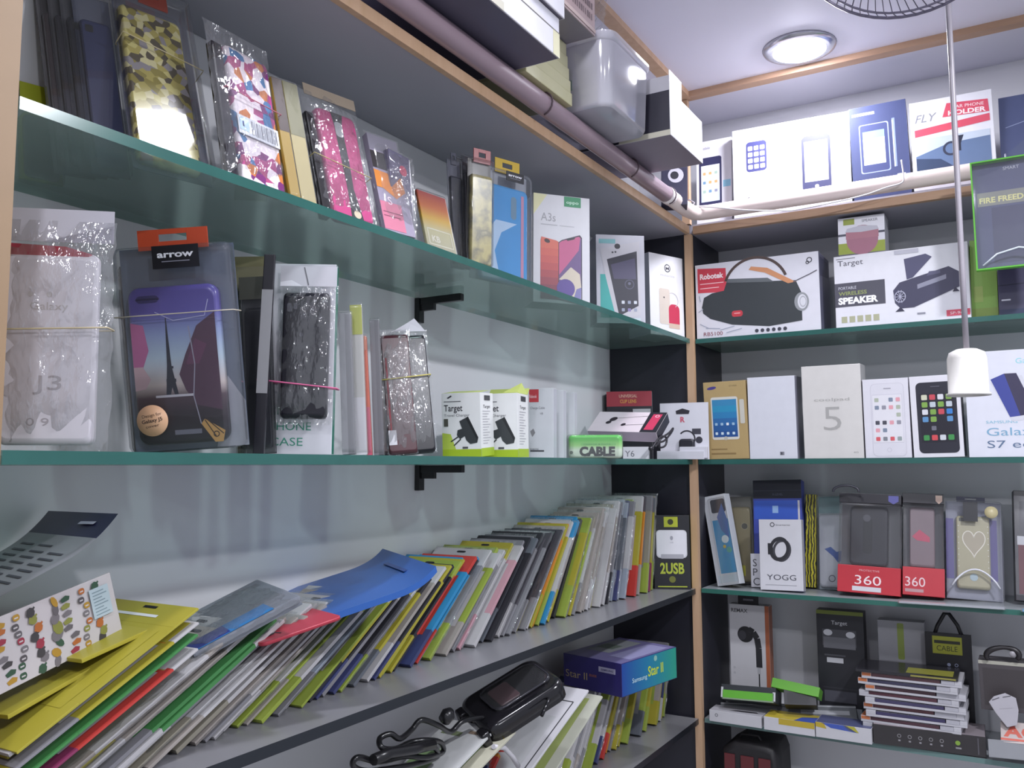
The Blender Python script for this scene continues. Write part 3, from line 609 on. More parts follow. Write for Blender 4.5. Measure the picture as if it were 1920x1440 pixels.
def g(f, mb):
    F = f('front'); F.poly([(.76, 0), (1, 0), (1, 1), (.76, 1)], '#24232c'); F.poly([(.80, .12), (.93, .12), (.95, .9), (.82, .9)], '#c23a5c'); F.ring(.89, .8, .03, .01, '#f0c9d4')
    F.disc(.28, .62, .045, '#2f2730', sx=1.3, rot=40); F.disc(.235, .45, .035, '#2f2730', sx=1.2, rot=40); F.line([(.30, .66), (.76, .80)], .006, '#3a323a'); F.disc(.47, .35, .028, '#2f2730', sx=1.3, rot=40); F.line([(.49, .32), (.76, .38)], .006, '#3a323a')
box_item('earphone_box', 'pinkish white earphone box with black and red end, topmost of the pile', 'box', fr('E2', (1104, 806), (1226, 812), (1256, 772), (1122, 774), None, .02, anc=('X', .0), yaw=15, lean=48, roll=3, sy=8, sl=8, sr=8), dict(base='#dccfd6', right='#24232c', bottom='#b3a3b3'), g)
q = fr('CAB', (1066, 862), (1168, 863), (1168, 814), (1066, 818), S2, .024, anc=('X', -.008), yaw=25)
T = Thing('cable_pack', 'green topped pack printed CABLE lying on the glass shelf', 'pack', q.M()); mb = MB(); gcol = grad_mat('cable_green', [(0, '#b9c9b2'), (.35, '#d6e4cf'), (.55, '#9bd37c'), (.8, '#56b944'), (1, '#4fc044')])
mb.prism(rr(0, q.w, 0, q.h, q.h*.16, 4), 0, q.t, gcol, .006); F = Face(mb, 'front', q.w, q.t, q.h)
F.rrect(.22, .55, .88, .66, .02, '#7cc468'); F.text('CHARGE & DATA', .28, .57, .06, '#3c7a3c', w=.5); F.text('CABLE', .2, .12, .36, '#17201c', w=.66, bold=.06); F.disc(.05, .25, .03, '#4a5a48')
T.part('printed_box', mb); T.part('wrap', shell(q.w*1.03, q.h*1.03, q.t+.002, SLEEVE(), -.0015*1, 0, -.001, .04))
q = fr('CM', (1240, 862), (1329, 862), (1329, 754), (1236, 757), S2, .006, anc=('Y', -.030), yaw=8)
T = Thing('webcam_pack', 'white hang card with black hook slot and small camera, before the corner post', 'pack', q.M())
def dr(F):
    F.poly([(.34, .80), (.6, .80), (.62, .86), (.47, .90), (.33, .86)], '#24222b'); F.text('R', .47, .66, .09, '#c0566a', bold=.04, al='c'); F.rect(.66, .44, .84, .54, '#3a3944'); F.disc(.80, .34, .07, '#32313c'); F.ring(.55, .36, .18, .03, '#26252e', 18, -40, 140)
card_part(T, q.w, q.h, 0, 0, .0, '#cfced6', .0012, 'backing_card', dr)
mb = MB(); mb.box(q.w*.42, q.w*.98, -.012, -.0004, q.h*.02, q.h*.22, mat('#c9c8d0', .3), .001); T.part('tray', mb)
mb = MB(); mb.prism(rr(q.w*.40, q.w*.72, q.h*.16, q.h*.36, .006, 4), -.010, -.0006, mat('#26252e', .35), .003); T.part('camera_body', mb, 'black camera body')
q = fr('E3', (1228, 862), (1322, 862), (1318, 847), (1236, 845), S2, .03, anc=('Y', -.045), yaw=8)
box_item('earphone_box', 'slim white tray box lying at the shelf corner in front of the webcam card', 'box', q.shifted(dd=-.001, t=.012), '#c6c5cd')
# coiled cord of the earphones
P = [hit(x, y, 'X', .004) for x, y in [(1222, 842), (1232, 826), (1241, 818), (1250, 822), (1247, 836), (1236, 838), (1238, 824), (1254, 812), (1262, 803), (1258, 812), (1246, 826), (1236, 830), (1228, 838)]]
mb = MB(); mb.tube(smooth([tuple(p) for p in P]), .0018, mat('#211f27', .4), 7); mb.lathe([(0, 0), (.004, .001), (.0045, .004), (0, .007)], tuple(P[0]), mat('#211f27', .4), 12, (0, -1, .3))
solo('tangled_cord', mb, 'tangled black cord hanging beside the pile of earphone boxes', 'cord')
# chargers
def charger(f, mb, flip=False):
    F = f('front'); F.rect(0, 0, 1, .12, '#9bb524'); F.poly([(0, .12), (.35, .12), (.22, .36), (0, .38)], '#aabf4a'); F.text('Target', .06, .72, .10, '#33323a', w=.48, bold=.01); F.rect(.06, .865, .5, .875, '#33323a'); F.poly([(.14, .93), (.25, .97), (.27, .95), (.17, .915)], '#33323a')
    F.text('Travel Charger', .06, .635, .04, '#6a6a6e', w=.66); F.poly([(.45, .56), (.68, .63), (.93, .30), (.90, .22), (.72, .2), (.62, .26)], '#34383a'); F.poly([(.68, .63), (.93, .30), (.90, .22), (.88, .28), (.62, .6)], '#1f2224'); F.poly([(.40, .42), (.55, .45), (.6, .33), (.46, .28), (.38, .34)], '#34383a'); F.line([(.42, .32), (.22, .24)], .03, '#34383a'); F.line([(.48, .28), (.3, .18)], .03, '#34383a'); F.rect(.05, .48, .16, .60, '#4a4a42'); F.rect(.52, .13, .66, .16, '#4a4a4e')
    R = f('right'); R.rect(0, 0, 1, .13, '#9bb524')
    for i in range(13): R.rect(.15, .2+i*.042, .15+.35+.3*((i*7) % 5)/5, .21+i*.042, '#9a9aa0')
    R.text('Target', .2, .76, .05, '#33323a', w=.55); R.rect(.3, .88, .75, .96, '#2a2a30')
for k, (q4, lab, x) in enumerate([(((832, 859), (904, 859), (899, 737), (826, 738)), 'white and lime box with a black wall charger, leftmost of two identical cartons', 0),
                                  (((933, 859), (972, 859), (970, 737), (930, 738)), 'white and lime charger box partly behind its twin, flap standing up', 1)]):
    fq = fr('CH%d' % k, *q4, S2, .05, anc=('X', -.03 if k == 0 else -.02), yaw=14, sy=3, sa=.006)
    if k == 1: fq = fq.shifted(du=-fq.w*.95, w=fq.w*1.95)
    T = Thing('charger_box', lab, 'box', fq.M(), 'travel charger boxes'); mb = MB(); mb.box(0, fq.w, 0, fq.t, 0, fq.h, mat('#d8d9d8', .4), .0004, {'top': mat('#c8cf86', .4)}); charger(lambda s_: Face(mb, s_, fq.w, fq.t, fq.h), mb); T.part('carton', mb)
    mb = MB(); lm = mat('#b4c06a', .45)
    if k == 0: mb.poly([(0, .0, fq.h+.0003), (fq.w, 0, fq.h+.0003), (fq.w, fq.t*.9, fq.h+.004), (0, fq.t*.9, fq.h+.004)], lm)
    else: mb.poly([(fq.w, 0.001, fq.h+.0004), (fq.w, fq.t, fq.h+.0004), (fq.w*.9, fq.t*.8, fq.h+.016), (fq.w*.62, .004, fq.h+.001)], lm); mb.poly([(0, fq.t*.98, fq.h+.0003), (fq.w, fq.t*.98, fq.h+.0003), (fq.w, fq.t*1.2, fq.h+.010), (0, fq.t*1.2, fq.h+.010)], lm)
    T.part('flap', mb, 'lime green flap')
def g(f, mb):
    F = f('front'); F.rect(0, .80, .40, .985, '#b23a42'); F.text('Robotek', .02, .86, .05, '#e8c9cc', w=.3); F.text('Charge Cable', .05, .70, .035, '#7b7b82', w=.6); F.text('V8', .45, .62, .03, '#7b7b82'); F.poly([(.05, .38), (.18, .42), (.26, .36), (.14, .30)], '#7d7d80'); F.rect(.05, .09, .62, .11, '#33333a'); F.text('ROBOTEK', .05, .115, .02, '#33333a')
for k in range(3):
    q4 = [((992, 859), (1038, 859), (1037, 729), (992, 727)), ((1012, 859), (1050, 859), (1049, 731), (1012, 729)), ((1026, 859), (1064, 859), (1064, 733), (1026, 731))][k]
    box_item('cable_box', ['pale grey cable box with a red logo corner, frontmost of three slim boxes', 'middle slim grey cable box of the three behind the chargers', 'rear slim grey cable box nearest the green cable pack'][k], 'box', fr('CB%d' % k, *q4, S2, .018, anc=('X', [-.03, -.034, -.036][k]-.0), yaw=12, sy=3, sa=.004).shifted(dd=k*.0195), dict(base='#bfc2c6', right='#aeb1b8'), g if k == 0 else None, 'slim cable boxes')
# ================================================================== left wall, upper glass shelf
XF = ('X', -.008)
comic = ramp_mat('comic_print', [(0, '#9a8f4e'), (.25, '#4a4234'), (.42, '#b0a76a'), (.55, '#7f7a7e'), (.7, '#b9b288'), (.85, '#7e7438')], 150, 'voronoi')
floral = ramp_mat('floral_print', [(0, '#d9cfd6'), (.3, '#9a3f74'), (.45, '#6d2b66'), (.6, '#e2d8dc'), (.72, '#b86f3a'), (.8, '#3f6f9e'), (.9, '#a04470')], 110, 'voronoi')
camo = ramp_mat('gold_print', [(0, '#8a7f45'), (.4, '#a89c60'), (.6, '#5f5a3c'), (.8, '#b5ad82')], 60, 'noise')
q = fr('YG', (40, 330), (128, 352), (112, 176), (38, 152), S1, .008, anc=('X', -.05), yaw=70, lean=6)
pack('phone_cover_pack', 'yellow green header pack at the far left of the upper glass shelf', 'pack', q, '#4d4f45', '#a8ad2c', header='#a8b028', camera=False, top=.3)
for k in range(4):
    q = fr('DK%d' % k, (118+k*22, 318+k*5), (175+k*22, 345+k*6), (150+k*20, -20+k*6), (58+k*24, -50+k*6), S1, .010, anc=('X', -.095+.0165*k), yaw=72, lean=12, sa=.003, sy=2, sl=2)
    pack('phone_cover_pack', ['dark brown pack, second from the left on the upper glass shelf', 'dark glossy crinkled pack behind the yellow comic pattern cover', 'black pack with bright film edge behind the yellow comic pattern cover', 'navy edged pack directly behind the yellow comic pattern cover'][k], 'pack', q, ['#3a3234', '#2c2a30', '#222228', '#2f3350'][k], ['#4a4548', '#3f3d42', '#3a3a42', '#3d4258'][k], group='dark packs on the upper glass shelf')
q = fr('COM', (262, 290), (412, 345), (352, -15), (215, -62), S1, .014, anc=XF, yaw=75, lean=14)
T = Thing('phone_cover_pack', 'large clear pack holding a yellow comic patterned phone cover', 'pack', q.M(), 'hang packs')
card_part(T, q.w, q.h*.97, 0, 0, q.t-.001, '#5f6272'); T.part('phone_cover', case_mb(q.w*.80, q.h*.80, .008, comic, q.w*.03, q.h*.02, q.t-.010, .1, None), 'yellow comic patterned cover')
T.part('blister', shell(q.w, q.h*.97, q.t*.85, BLIST(), 0, 0, 0, .06)); hang_tab(T, q.w, q.h*.90, q.h*1.02, q.w*.35, q.w*.75, q.t-.003, '#c04a2c', label='orange hanging tab')
q2 = q.shifted(dd=-.0004); band('thin pale rubber band round the comic patterned pack', q2, q.h*.62, q.h*.56, q.w, q.t, '#b9ad8a', .0005)
q = fr('FLO', (462, 338), (543, 372), (512, 118), (418, 66), S1, .012, anc=XF, yaw=76, lean=12)
T = Thing('phone_cover_pack', 'pink and purple floral phone cover in crinkled film with a barcode', 'pack', q.M(), 'hang packs')
T.part('phone_cover', case_mb(q.w*.9, q.h*.98, .008, floral, q.w*.05, 0, .003, .1, None), 'floral printed cover')
def dr(F):
    F.rect(0, 0, 1, 1, '#c9ccd4')
    for i in range(16): F.rect(.32+i*.04, .12, .32+i*.04+.012+.01*(i % 3 == 0), .88, '#5b5b66')
    F.rect(.03, .2, .26, .9, '#a9c0d2'); F.rect(.1, .4, .14, .7, '#3a3f66')
card_part(T, q.w*.86, q.h*.13, q.w*.06, q.h*.34, .0012, '#c9ccd4', .0005, 'barcode_label', dr)
mb = MB(); mb.bag(q.w*1.32, q.h*1.10, q.t, CRINK(), 3, .0022, -q.w*.30); T.part('plastic_bag', mb)
mb = MB(); mb.box(-q.w*.22, -.001, .004, q.t, .002, q.h*.95, mat('#222026', .25), .002); T.part('inner_cover', mb, 'dark cover behind the floral one')
band('thin pink rubber band round the floral pack', q.shifted(du=-.006, w=q.w+.006), q.h*.62, q.h*.60, q.w+.006, q.t, '#a8606e', .0005)
for k, (c1, c2, a, b, lab) in enumerate([('#4b3a33', '#a88a30', (545, 370), (566, 376), 'slim brown and yellow pack edge between the floral and pink covers'), ('#7d7a5c', '#b3a678', (566, 378), (596, 386), 'slim cream pack leaning beside the pink phone cover')]):
    q = fr('SL%d' % k, a, b, (b[0]-42, b[1]-225), (a[0]-36, a[1]-228), S1, .01, anc=('X', -.012), yaw=76, lean=12, sa=.006)
    mb = MB(); mb.box(0, q.w, 0, q.t, 0, q.h, mat(c2, .4), .0008); F = Face(mb, 'front', q.w, q.t, q.h); F.rect(0, .55, 1, 1, c1); T = Thing('phone_cover_pack', lab, 'pack', q.M()); T.part('card_box', mb); T.part('sleeve', shell(q.w*1.05, q.h*1.03, q.t+.001, SLEEVE(), 0, 0, -.0008, .05))
q = fr('PNK', (636, 398), (705, 430), (676, 212), (583, 192), S1, .014, anc=XF, yaw=76, lean=14)
T = Thing('phone_cover_pack', 'crinkled bag with a pink phone cover split by a black band', 'pack', q.M(), 'hang packs')
def dr(F):
    F.poly([(.36, 1.0-.02), (.66, .98), (.60, .86), (.62, .55), (.60, .30), (.72, 0.02), (.42, .02), (.44, .30), (.42, .55), (.40, .86)], '#25282a'); F.rrect(.41, .76, .61, .90, .08, '#8e9194'); F.disc(.58, .07, .09, '#b0a48e')
T.part('phone_cover', case_mb(q.w*.92, q.h*.98, .009, mat('#a84672', .25), q.w*.04, 0, .003, .14, None, draw=dr), 'pink cover with black band')
mb = MB(); mb.bag(q.w*1.30, q.h*1.14, q.t, CRINK(), 5, .0026, -q.w*.22); T.part('plastic_bag', mb)
card_part(T, q.w*1.2, q.h*.10, -q.w*.15, q.h*1.06, .004, '#8d8070', .0006, 'header_card')
mb = MB(); mb.box(-q.w*.20, -.001, .004, q.t, 0, q.h*.9, mat('#2b2a2c', .2), .002); T.part('inner_cover', mb, 'black cover edge')
band('thin yellow rubber band round the pink cover pack', q.shifted(du=-.012, w=q.w+.012), q.h*.50, q.h*.42, q.w+.012, q.t, '#a89c66', .0005)
q = fr('OR', (716, 428), (788, 448), (734, 266), (694, 250), S1, .008, anc=('X', -.02), yaw=76, lean=14)
mb = MB(); mb.box(0, q.w, 0, q.t, 0, q.h, mat('#8b8496', .4), .0006); F = Face(mb, 'front', q.w, q.t, q.h); F.rect(0, .84, 1, 1, '#7d7a86'); F.rect(0, .64, 1, .82, '#2a2528'); F.poly([(0, .62), (.9, .60), (.95, .45), (.6, .36), (.2, .44), (0, .44)], '#c0762f'); F.rect(0, .02, .7, .30, '#b56a80'); F.text('S', .28, .28, .08, '#d9c9d0'); F.rect(.05, .19, .7, .2, '#6d3048'); F.rect(.05, .15, .6, .16, '#6d3048')
T = Thing('phone_cover_pack', 'grey pack with black and orange picture, right of the pink cover', 'pack', q.M()); T.part('card_box', mb); mb = MB(); mb.bag(q.w*1.15, q.h*1.05, q.t+.002, SLEEVE(), 9, .001, 0, 0, -.001); T.part('plastic_bag', mb)
q = fr('GB2', (744, 436), (786, 456), (775, 296), (732, 266), S1, .012, anc=('X', -.010), yaw=76, lean=10)
T = Thing('phone_cover_pack', 'grey film pack with a small pink dot beside the sunset card', 'pack', q.M()); mb = MB(); mb.box(.001, q.w*.95, .004, q.t, 0, q.h*.97, mat('#625e74', .3), .002); F = Face(mb, 'front', q.w, q.t, q.h, .004); F.disc(.6, .78, .16, '#b8405c'); T.part('cover', mb)
mb = MB(); mb.bag(q.w*1.1, q.h, q.t+.002, CRINK(), 11, .0022, 0, 0, -.001); T.part('plastic_bag', mb)
q = fr('SUN', (797, 462), (866, 484), (826, 372), (788, 356), S1, .004, anc=('X', -.012), yaw=76, lean=12)
T = Thing('phone_cover_pack', 'small card fading red to yellow to white near the black packs', 'pack', q.M()); mb = MB(); mb.box(0, q.w, 0, q.t, 0, q.h, grad_mat('sunset_print', [(0, '#a8a48c'), (.35, '#b5b08a'), (.55, '#c9a33c'), (.75, '#c06a2a'), (1, '#a02f24')]), .0006)
F = Face(mb, 'front', q.w, q.t, q.h); F.line([(.1, .1), (.9, .1), (.9, .36), (.1, .36), (.1, .1)], .03, '#cfccb8'); F.text('KB', .2, .15, .1, '#d0cdbd', bold=.03); T.part('card', mb); T.part('sleeve', shell(q.w*1.04, q.h*1.04, q.t+.001, SLEEVE(), 0, 0, -.0008, .08))
for k in range(3):
    q = fr('BP%d' % k, (856+k*12, 482+k*4), (880+k*10, 492+k*4), (872+k*12, 290+k*0), (842+k*14, 296-k*6), S1, .008, anc=('X', -.048+k*.012), yaw=70, lean=3, sa=.003, sy=2)
    pack('phone_cover_pack', ['navy pack leftmost of the dark group left of the blue cover', 'black slim pack in the middle of the dark group left of the blue cover', 'black pack touching the gold edged pack left of the blue cover'][k], 'pack', q, ['#20222f', '#1d1d24', '#2b2a30'][k], ['#2e3148', '#26262e', '#33333a'][k], camera=False, tab='#1c2038' if k == 0 else None)
q = fr('GD', (884, 495), (925, 505), (930, 300), (884, 292), S1, .012, anc=('X', -.022), yaw=62, lean=1)
T = Thing('phone_cover_pack', 'clear pack with gold print edge right behind the blue cover pack', 'pack', q.M(), 'hang packs'); card_part(T, q.w, q.h, 0, 0, q.t-.001, '#6d6a66'); T.part('phone_cover', case_mb(q.w*.9, q.h*.85, .008, camo, q.w*.05, 0, q.t-.010, .1, None)); T.part('blister', shell(q.w, q.h, q.t*.9, BLIST(), 0, 0, 0, .12)); hang_tab(T, q.w, q.h*.97, q.h*1.1, q.w*.2, q.w*.95, q.t-.004, '#8a2c30', label='dark red hanging tab')
q = fr('BLU', (893, 512), (996, 542), (998, 330), (893, 302), S1, .015, anc=XF, yaw=58, lean=1)
T = Thing('phone_cover_pack', 'clear hang pack with a light blue phone cover and yellow ring tab', 'pack', q.M(), 'hang packs'); card_part(T, q.w, q.h, 0, 0, q.t-.001, '#9296a0')
def dr(F):
    F.rrect(.62, .66, .74, .90, .06, '#5c7f96'); F.poly([(0.02, .02), (.4, .02), (.28, .30), (.42, .5), (.75, .62), (.3, .62), (.02, .4)], '#a9c3dd'); F.rect(.84, .0, .90, .93, '#b87f9a')
T.part('phone_cover', case_mb(q.w*.84, q.h*.86, .009, mat('#4f94cc', .2), q.w*.12, q.h*.0, q.t-.011, .1, None, draw=dr), 'light blue cover')
T.part('blister', shell(q.w*1.02, q.h*1.0, q.t*.92, BLIST(), 0, 0, 0, .1)); brand_plate(T, q.w*.52, q.w*.84, q.h*.90, q.h*.985, -.0008, 'arrow')
hang_tab(T, q.w, q.h*.99, q.h*1.12, q.w*.40, q.w*.85, q.t-.004, '#c8a62c', label='yellow ring shaped hanging tab')
def g(f, mb):
    F = f('front'); F.poly([(0, .80), (0, 1), (.24, .995)], '#e0dcae'); F.rect(.54, .90, .84, .995, '#2f8f60'); F.text('oppo', .69, .93, .028, '#c5e8d2', w=.22, al='c', bold=.02); F.text('A3s', .13, .75, .075, '#a3a2a8', w=.26); F.rect(.13, .712, .42, .72, '#b0b0b6'); F.rect(.46, .712, .72, .72, '#c0c0c6')
    n = 8; cs = ['#6f3048', '#84384c', '#9a3f4e', '#ad464e', '#c04e50', '#cc5752', '#d46054', '#d96a58']
    for i, c in enumerate(cs): F.rect(.125, .03+.535*i/8, .44, .03+.535*(i+1)/8, c)
    F.poly([(.125, .565), (.44, .565), (.40, .575), (.14, .60)], cs[-1]); F.disc(.24, .565, .035, '#3a1c24', sx=1.5, rot=-20)
    F.poly([(.44, .03), (.82, .0), (.86, .03), (.86, .62), (.82, .645), (.50, .585), (.44, .56)], '#2f2c40'); F.poly([(.45, .04), (.84, .015), (.845, .61), (.80, .63), (.5, .575), (.45, .555)], '#6a4f86')
    F.poly([(.45, .26), (.45, .555), (.5, .575), (.80, .63), (.83, .62), (.80, .5), (.60, .36)], '#c85a8a'); F.poly([(.45, .22), (.66, .34), (.82, .28), (.845, .16), (.845, .05), (.70, .04), (.62, .2)], '#d8cbb8'); F.poly([(.70, .04), (.84, .02), (.845, .16), (.76, .14)], '#7f7ab0')
    F.disc(.57, .14, .16, '#5a4494', n=22); F.poly([(.58, .595), (.60, .58), (.72, .60), (.74, .62)], '#1f1d2a')
box_item('phone_box', 'white phone box marked A3s with red and purple phones', 'box', fr('A3', (1000, 560), (1107, 580), (1104, 371), (1000, 363), S1, .045, anc=('X', -.006), yaw=42), dict(base='#d5d4da'), g)
q = fr('LAV', (1122, 602), (1211, 618), (1207, 440), (1114, 442), S1, .05, anc=('X', -.008), yaw=35)
def g(f, mb):
    F = f('front'); F.rect(.08, .05, .38, .55, '#3fa9a4'); F.rect(.06, .9, .4, .95, '#7fb8bd'); F.poly([(.08, .84), (.88, .93), (.90, .95), (.90, .10), (.42, .0), (.20, .5)], '#c7c4cb'); F.poly([(.22, .72), (.84, .82), (.86, .20), (.46, .08)], '#33323f'); F.poly([(.3, .66), (.8, .74), (.82, .5), (.36, .5)], '#4f4a66')
    F.disc(.44, .87, .055, '#34333a', sx=1.1); F.disc(.34, .80, .02, '#44434a'); F.disc(.40, .805, .02, '#44434a'); F.ring(.68, .44, .10, .02, '#55546a'); F.disc(.68, .45, .03, '#6a6a80')
    icons(F, .48, .11, .86, .28, 3, 2, ['#9aa0b4', '#d5d8e0', '#8a7fae'], .5); F.rect(.02, .0, .9, .06, '#c7d8dc')
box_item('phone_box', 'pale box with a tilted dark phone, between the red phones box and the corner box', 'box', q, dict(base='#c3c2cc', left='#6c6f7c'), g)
def g(f, mb):
    F = f('front'); F.ring(.53, .84, .09, .02, '#44434a'); F.text('M', .53, .82, .035, '#44434a', al='c', w=.1, bold=.03); F.text('motorola', .53, .735, .03, '#b9b8bd', w=.42, al='c'); F.rrect(.27, .14, .58, .58, .05, '#cfc3b8'); F.disc(.41, .47, .02, '#3a3840', sx=1, n=10); F.rrect(.54, .10, .86, .40, .12, '#c03a55'); F.rrect(.54, .10, .86, .16, .02, '#c9b0a0'); F.ring(.66, .45, .17, .015, '#c0b9bd', 20, -60, 120)
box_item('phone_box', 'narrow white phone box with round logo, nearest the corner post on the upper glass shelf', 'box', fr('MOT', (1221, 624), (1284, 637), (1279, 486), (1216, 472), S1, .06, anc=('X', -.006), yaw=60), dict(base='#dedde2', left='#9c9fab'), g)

# ================================================================== left wall, eye level glass shelf
q = fr('J3', (-12, 858), (186, 856), (192, 480), (5, 470), S2, .012, anc=('X', -.012), yaw=36, lean=4)
T = Thing('phone_cover_pack', 'large crinkled bag with a white phone cover marked J3 by the left divider', 'pack', q.M())
def dr(F):
    F.text('J3', .36, .285, .075, '#9a9498', w=.3); F.text('0 9', .3, .10, .04, '#9a9498', w=.24); F.text('Galaxy', .3, .70, .04, '#aaa4a2', w=.4); F.disc(.3, .78, .03, '#b5b0b0'); F.disc(.5, .78, .03, '#b5b0b0')
T.part('phone_cover', case_mb(q.w*.93, q.h*.97, .009, mat('#c6c2c8', .35), 0, .004, .002, .08, None, draw=dr), 'white cover')
mb = MB(); mb.prism([(x, z) for x, z in [(0, q.h*.985), (q.w*.85, q.h*.97), (q.w*.86, q.h*1.0), (q.w*.6, q.h*1.035), (.0, q.h*1.045)]], .003, .008, mat('#8e3240', .3), .001); T.part('inner_cover', mb, 'dark red cover edge')
card_part(T, q.w*1.10, q.h*.17, -.002, q.h*1.06, .006, '#b2b0b8', .0006, 'header_card', lambda F: F.poly([(.35, 0), (1, .55), (1, 0)], '#8d8b95'))
mb = MB(); mb.bag(q.w*1.13, q.h*1.17, q.t, CRINK(), 21, .0028, -.003); T.part('plastic_bag', mb)
band('thin pale rubber band round the white J3 bag', q.shifted(dd=-.002), q.h*.60, q.h*.62, q.w*1.05, q.t+.004, '#b5a888', .0006)
eif = q = fr('EIF', (240, 856), (468, 852), (416, 458), (207, 463), S2, .016, anc=('X', -.010), yaw=31, lean=3, roll=5, sl=2, sy=3)
T = Thing('phone_cover_pack', 'clear pack with a phone cover picturing a tower at dusk, orange hanging tab', 'pack', q.M(), 'hang packs')
card_part(T, q.w, q.h, 0, 0, q.t-.001, '#566074', draw=lambda F: F.poly([(.72, 0), (1, 0), (1, .22), (.86, .35)], '#9a9ca8'))
em = grad_mat('dusk_print', [(0, '#1d1b24'), (.20, '#2c222c'), (.30, '#4a3a44'), (.38, '#b5a9a8'), (.55, '#a3b4c4'), (.70, '#8492b8'), (.84, '#574f98'), (1, '#4a4088')])
def dr(F):
    F.rrect(.10, .90, .36, .945, .05, '#2a2560'); F.poly([(.02, .50), (.02, .78), (.16, .76), (.2, .6), (.10, .46)], '#a8608c'); F.poly([(.02, .35), (.02, .5), (.12, .5), (.2, .42), (.14, .36)], '#b59aa2')
    F.poly([(.355, .30), (.39, .50), (.41, .80), (.42, .80), (.44, .50), (.50, .30), (.46, .30), (.43, .36), (.40, .30)], '#242634'); F.rect(.39, .48, .46, .495, '#242634'); F.rect(.37, .395, .48, .415, '#242634')
    F.poly([(.52, .44), (.60, .56), (.75, .74), (.96, .82), (.97, .20), (.7, .24), (.58, .34)], '#4a2f44'); F.poly([(.6, .5), (.72, .66), (.85, .62), (.75, .5)], '#5c3450')
    F.rect(.24, .30, .66, .315, '#b9b6c0'); F.line([(.66, .74), (.70, .5), (.66, .3), (.72, .12)], .012, '#8e8c9c'); F.line([(.3, .84), (.5, .78), (.85, .80), (.9, .90)], .008, '#b5b5d8')
    F.poly([(.76, .15), (.98, .07), (.95, .0), (.86, .0), (.72, .12)], '#b58c50'); F.line([(.76, .145), (.88, .03)], .012, '#3a2a20'); F.line([(.78, .15), (.96, .05)], .012, '#3a2a20'); F.ring(.88, .05, .035, .012, '#3a2a20'); F.rect(.42, .06, .72, .09, '#6a6a78')
T.part('phone_cover', case_mb(q.w*.78, q.h*.775, .010, em, q.w*.075, q.h*.03, q.t-.0115, .12, None, draw=dr), 'cover with a tower picture')
T.part('blister', shell(q.w, q.h, q.t*.92, BLIST(), 0, 0, 0, .05)); hang_tab(T, q.w, q.h*.985, q.h*1.085, q.w*.19, q.w*.80, q.t-.006, '#cf4f30', label='orange hanging tab')
brand_plate(T, q.w*.35, q.w*.75, q.h*.885, q.h*.995, -.0010, 'arrow'); 
mb = MB(); mb.lathe([(0, 0), (q.w*.135, 0), (q.w*.135, .0005), (0, .0005)], (q.w*.235, -.0003, q.h*.155), mat('#e0b08c', .4), 36, (0, -1, 0)); F = Face(mb, 'front', q.w*.2, 0, q.w*.2, -.0008); F.O = Vector((q.w*.135, -.0008, q.h*.105))
F.text('Design for', .5, .62, .13, '#4a3a34', w=.85, al='c', rot=8); F.text('Galaxy J5', .5, .38, .15, '#4a3a34', w=.9, al='c', rot=8, bold=.02); F.text('cover', .5, .16, .12, '#4a3a34', w=.6, al='c', rot=8); T.part('round_sticker', mb, 'round peach sticker', next(c for c in T.o.children if c.name.startswith('blister')))
band('thin pale band round the tower picture pack', q.shifted(dd=-.001), q.h*.665, q.h*.665, q.w, q.t+.002, '#b9b0a0', .0005)
for k in range(4):
    q = eif.shifted(dd=.046-.0095*k, du=-.016+.004*k-.001*(k % 2), dv=0, w=eif.w*.9, h=eif.h*(.96-.01*(k % 2)), t=.007)
    q.O = q.O+np.array([0, 0, S2+.0006-min(q.O[2], q.O[2]+q.u[2]*q.w, q.O[2]+q.d[2]*q.t, q.O[2]+q.u[2]*q.w+q.d[2]*q.t)])
    pack('phone_cover_pack', 'dark pack standing %s behind the tower picture cover' % ['fourth', 'third', 'second', 'directly'][k], 'pack', q, ['#2c2a30', '#55535c', '#1f1e24', '#6e6d74'][k], ['#3a3840', '#6a6872', '#2b2a30', '#5a5962'][k], camera=False, group='packs behind the tower picture cover')
for k in range(3):
    q = fr('CR%d' % k, (446+k*8, 855), (500+k*6, 855), (498+k*4, 484+k*16), (432+k*6, 480+k*22), S2, .009, anc=('X', -.075+k*.014), yaw=34, lean=3)
    pack('phone_cover_pack', ['khaki topped pack standing rearmost between tower cover and case box', 'dark teal pack in the middle behind the case box', 'black pack just left of the black spined case box'][k], 'pack', q, ['#3a3f3a', '#22303c', '#1e1e26'][k], ['#6e6a50', '#5a5f5a', '#2e2e36'][k], camera=False, header=['#8c8560', '#77735a', '#4a4a44'][k], tab=None)
q = fr('SM0', (472, 856), (496, 857), (514, 490), (497, 465), S2, .004, anc=('X', -.030), yaw=31, sa=.003, sy=2)
mb = MB(); mb.box(0, q.w, 0, q.t, 0, q.h, mat('#1c1b22', .35), .0008); F = Face(mb, 'front', q.w, q.t, q.h); F.rect(0, .30, 1, .82, '#8b8b8e')
solo('case_box', mb, 'slim upright black box spine with a long grey band', 'box', q.M())
def g(f, mb):
    F = f('front'); F.text('SMART', .06, .205, .042, '#3f8f78', w=.62); F.text('PHONE', .06, .125, .042, '#3f8f78', w=.62); F.text('CASE', .06, .045, .042, '#3f8f78', w=.50)
q = fr('SM1', (495, 857), (622, 857), (630, 498), (512, 494), S2, .014, anc=('X', -.016), yaw=31, sa=.006)
box_item('case_box', 'white box with green letters SMART PHONE CASE behind a bagged black cover', 'box', q, dict(base='#d0cfd6', right='#1e6a58', left='#1c1b22'), g)
qb = q.shifted(dd=-.0165, du=q.w*.19, dv=q.h*.165, w=q.w*.86, h=q.h*.78, t=.012)
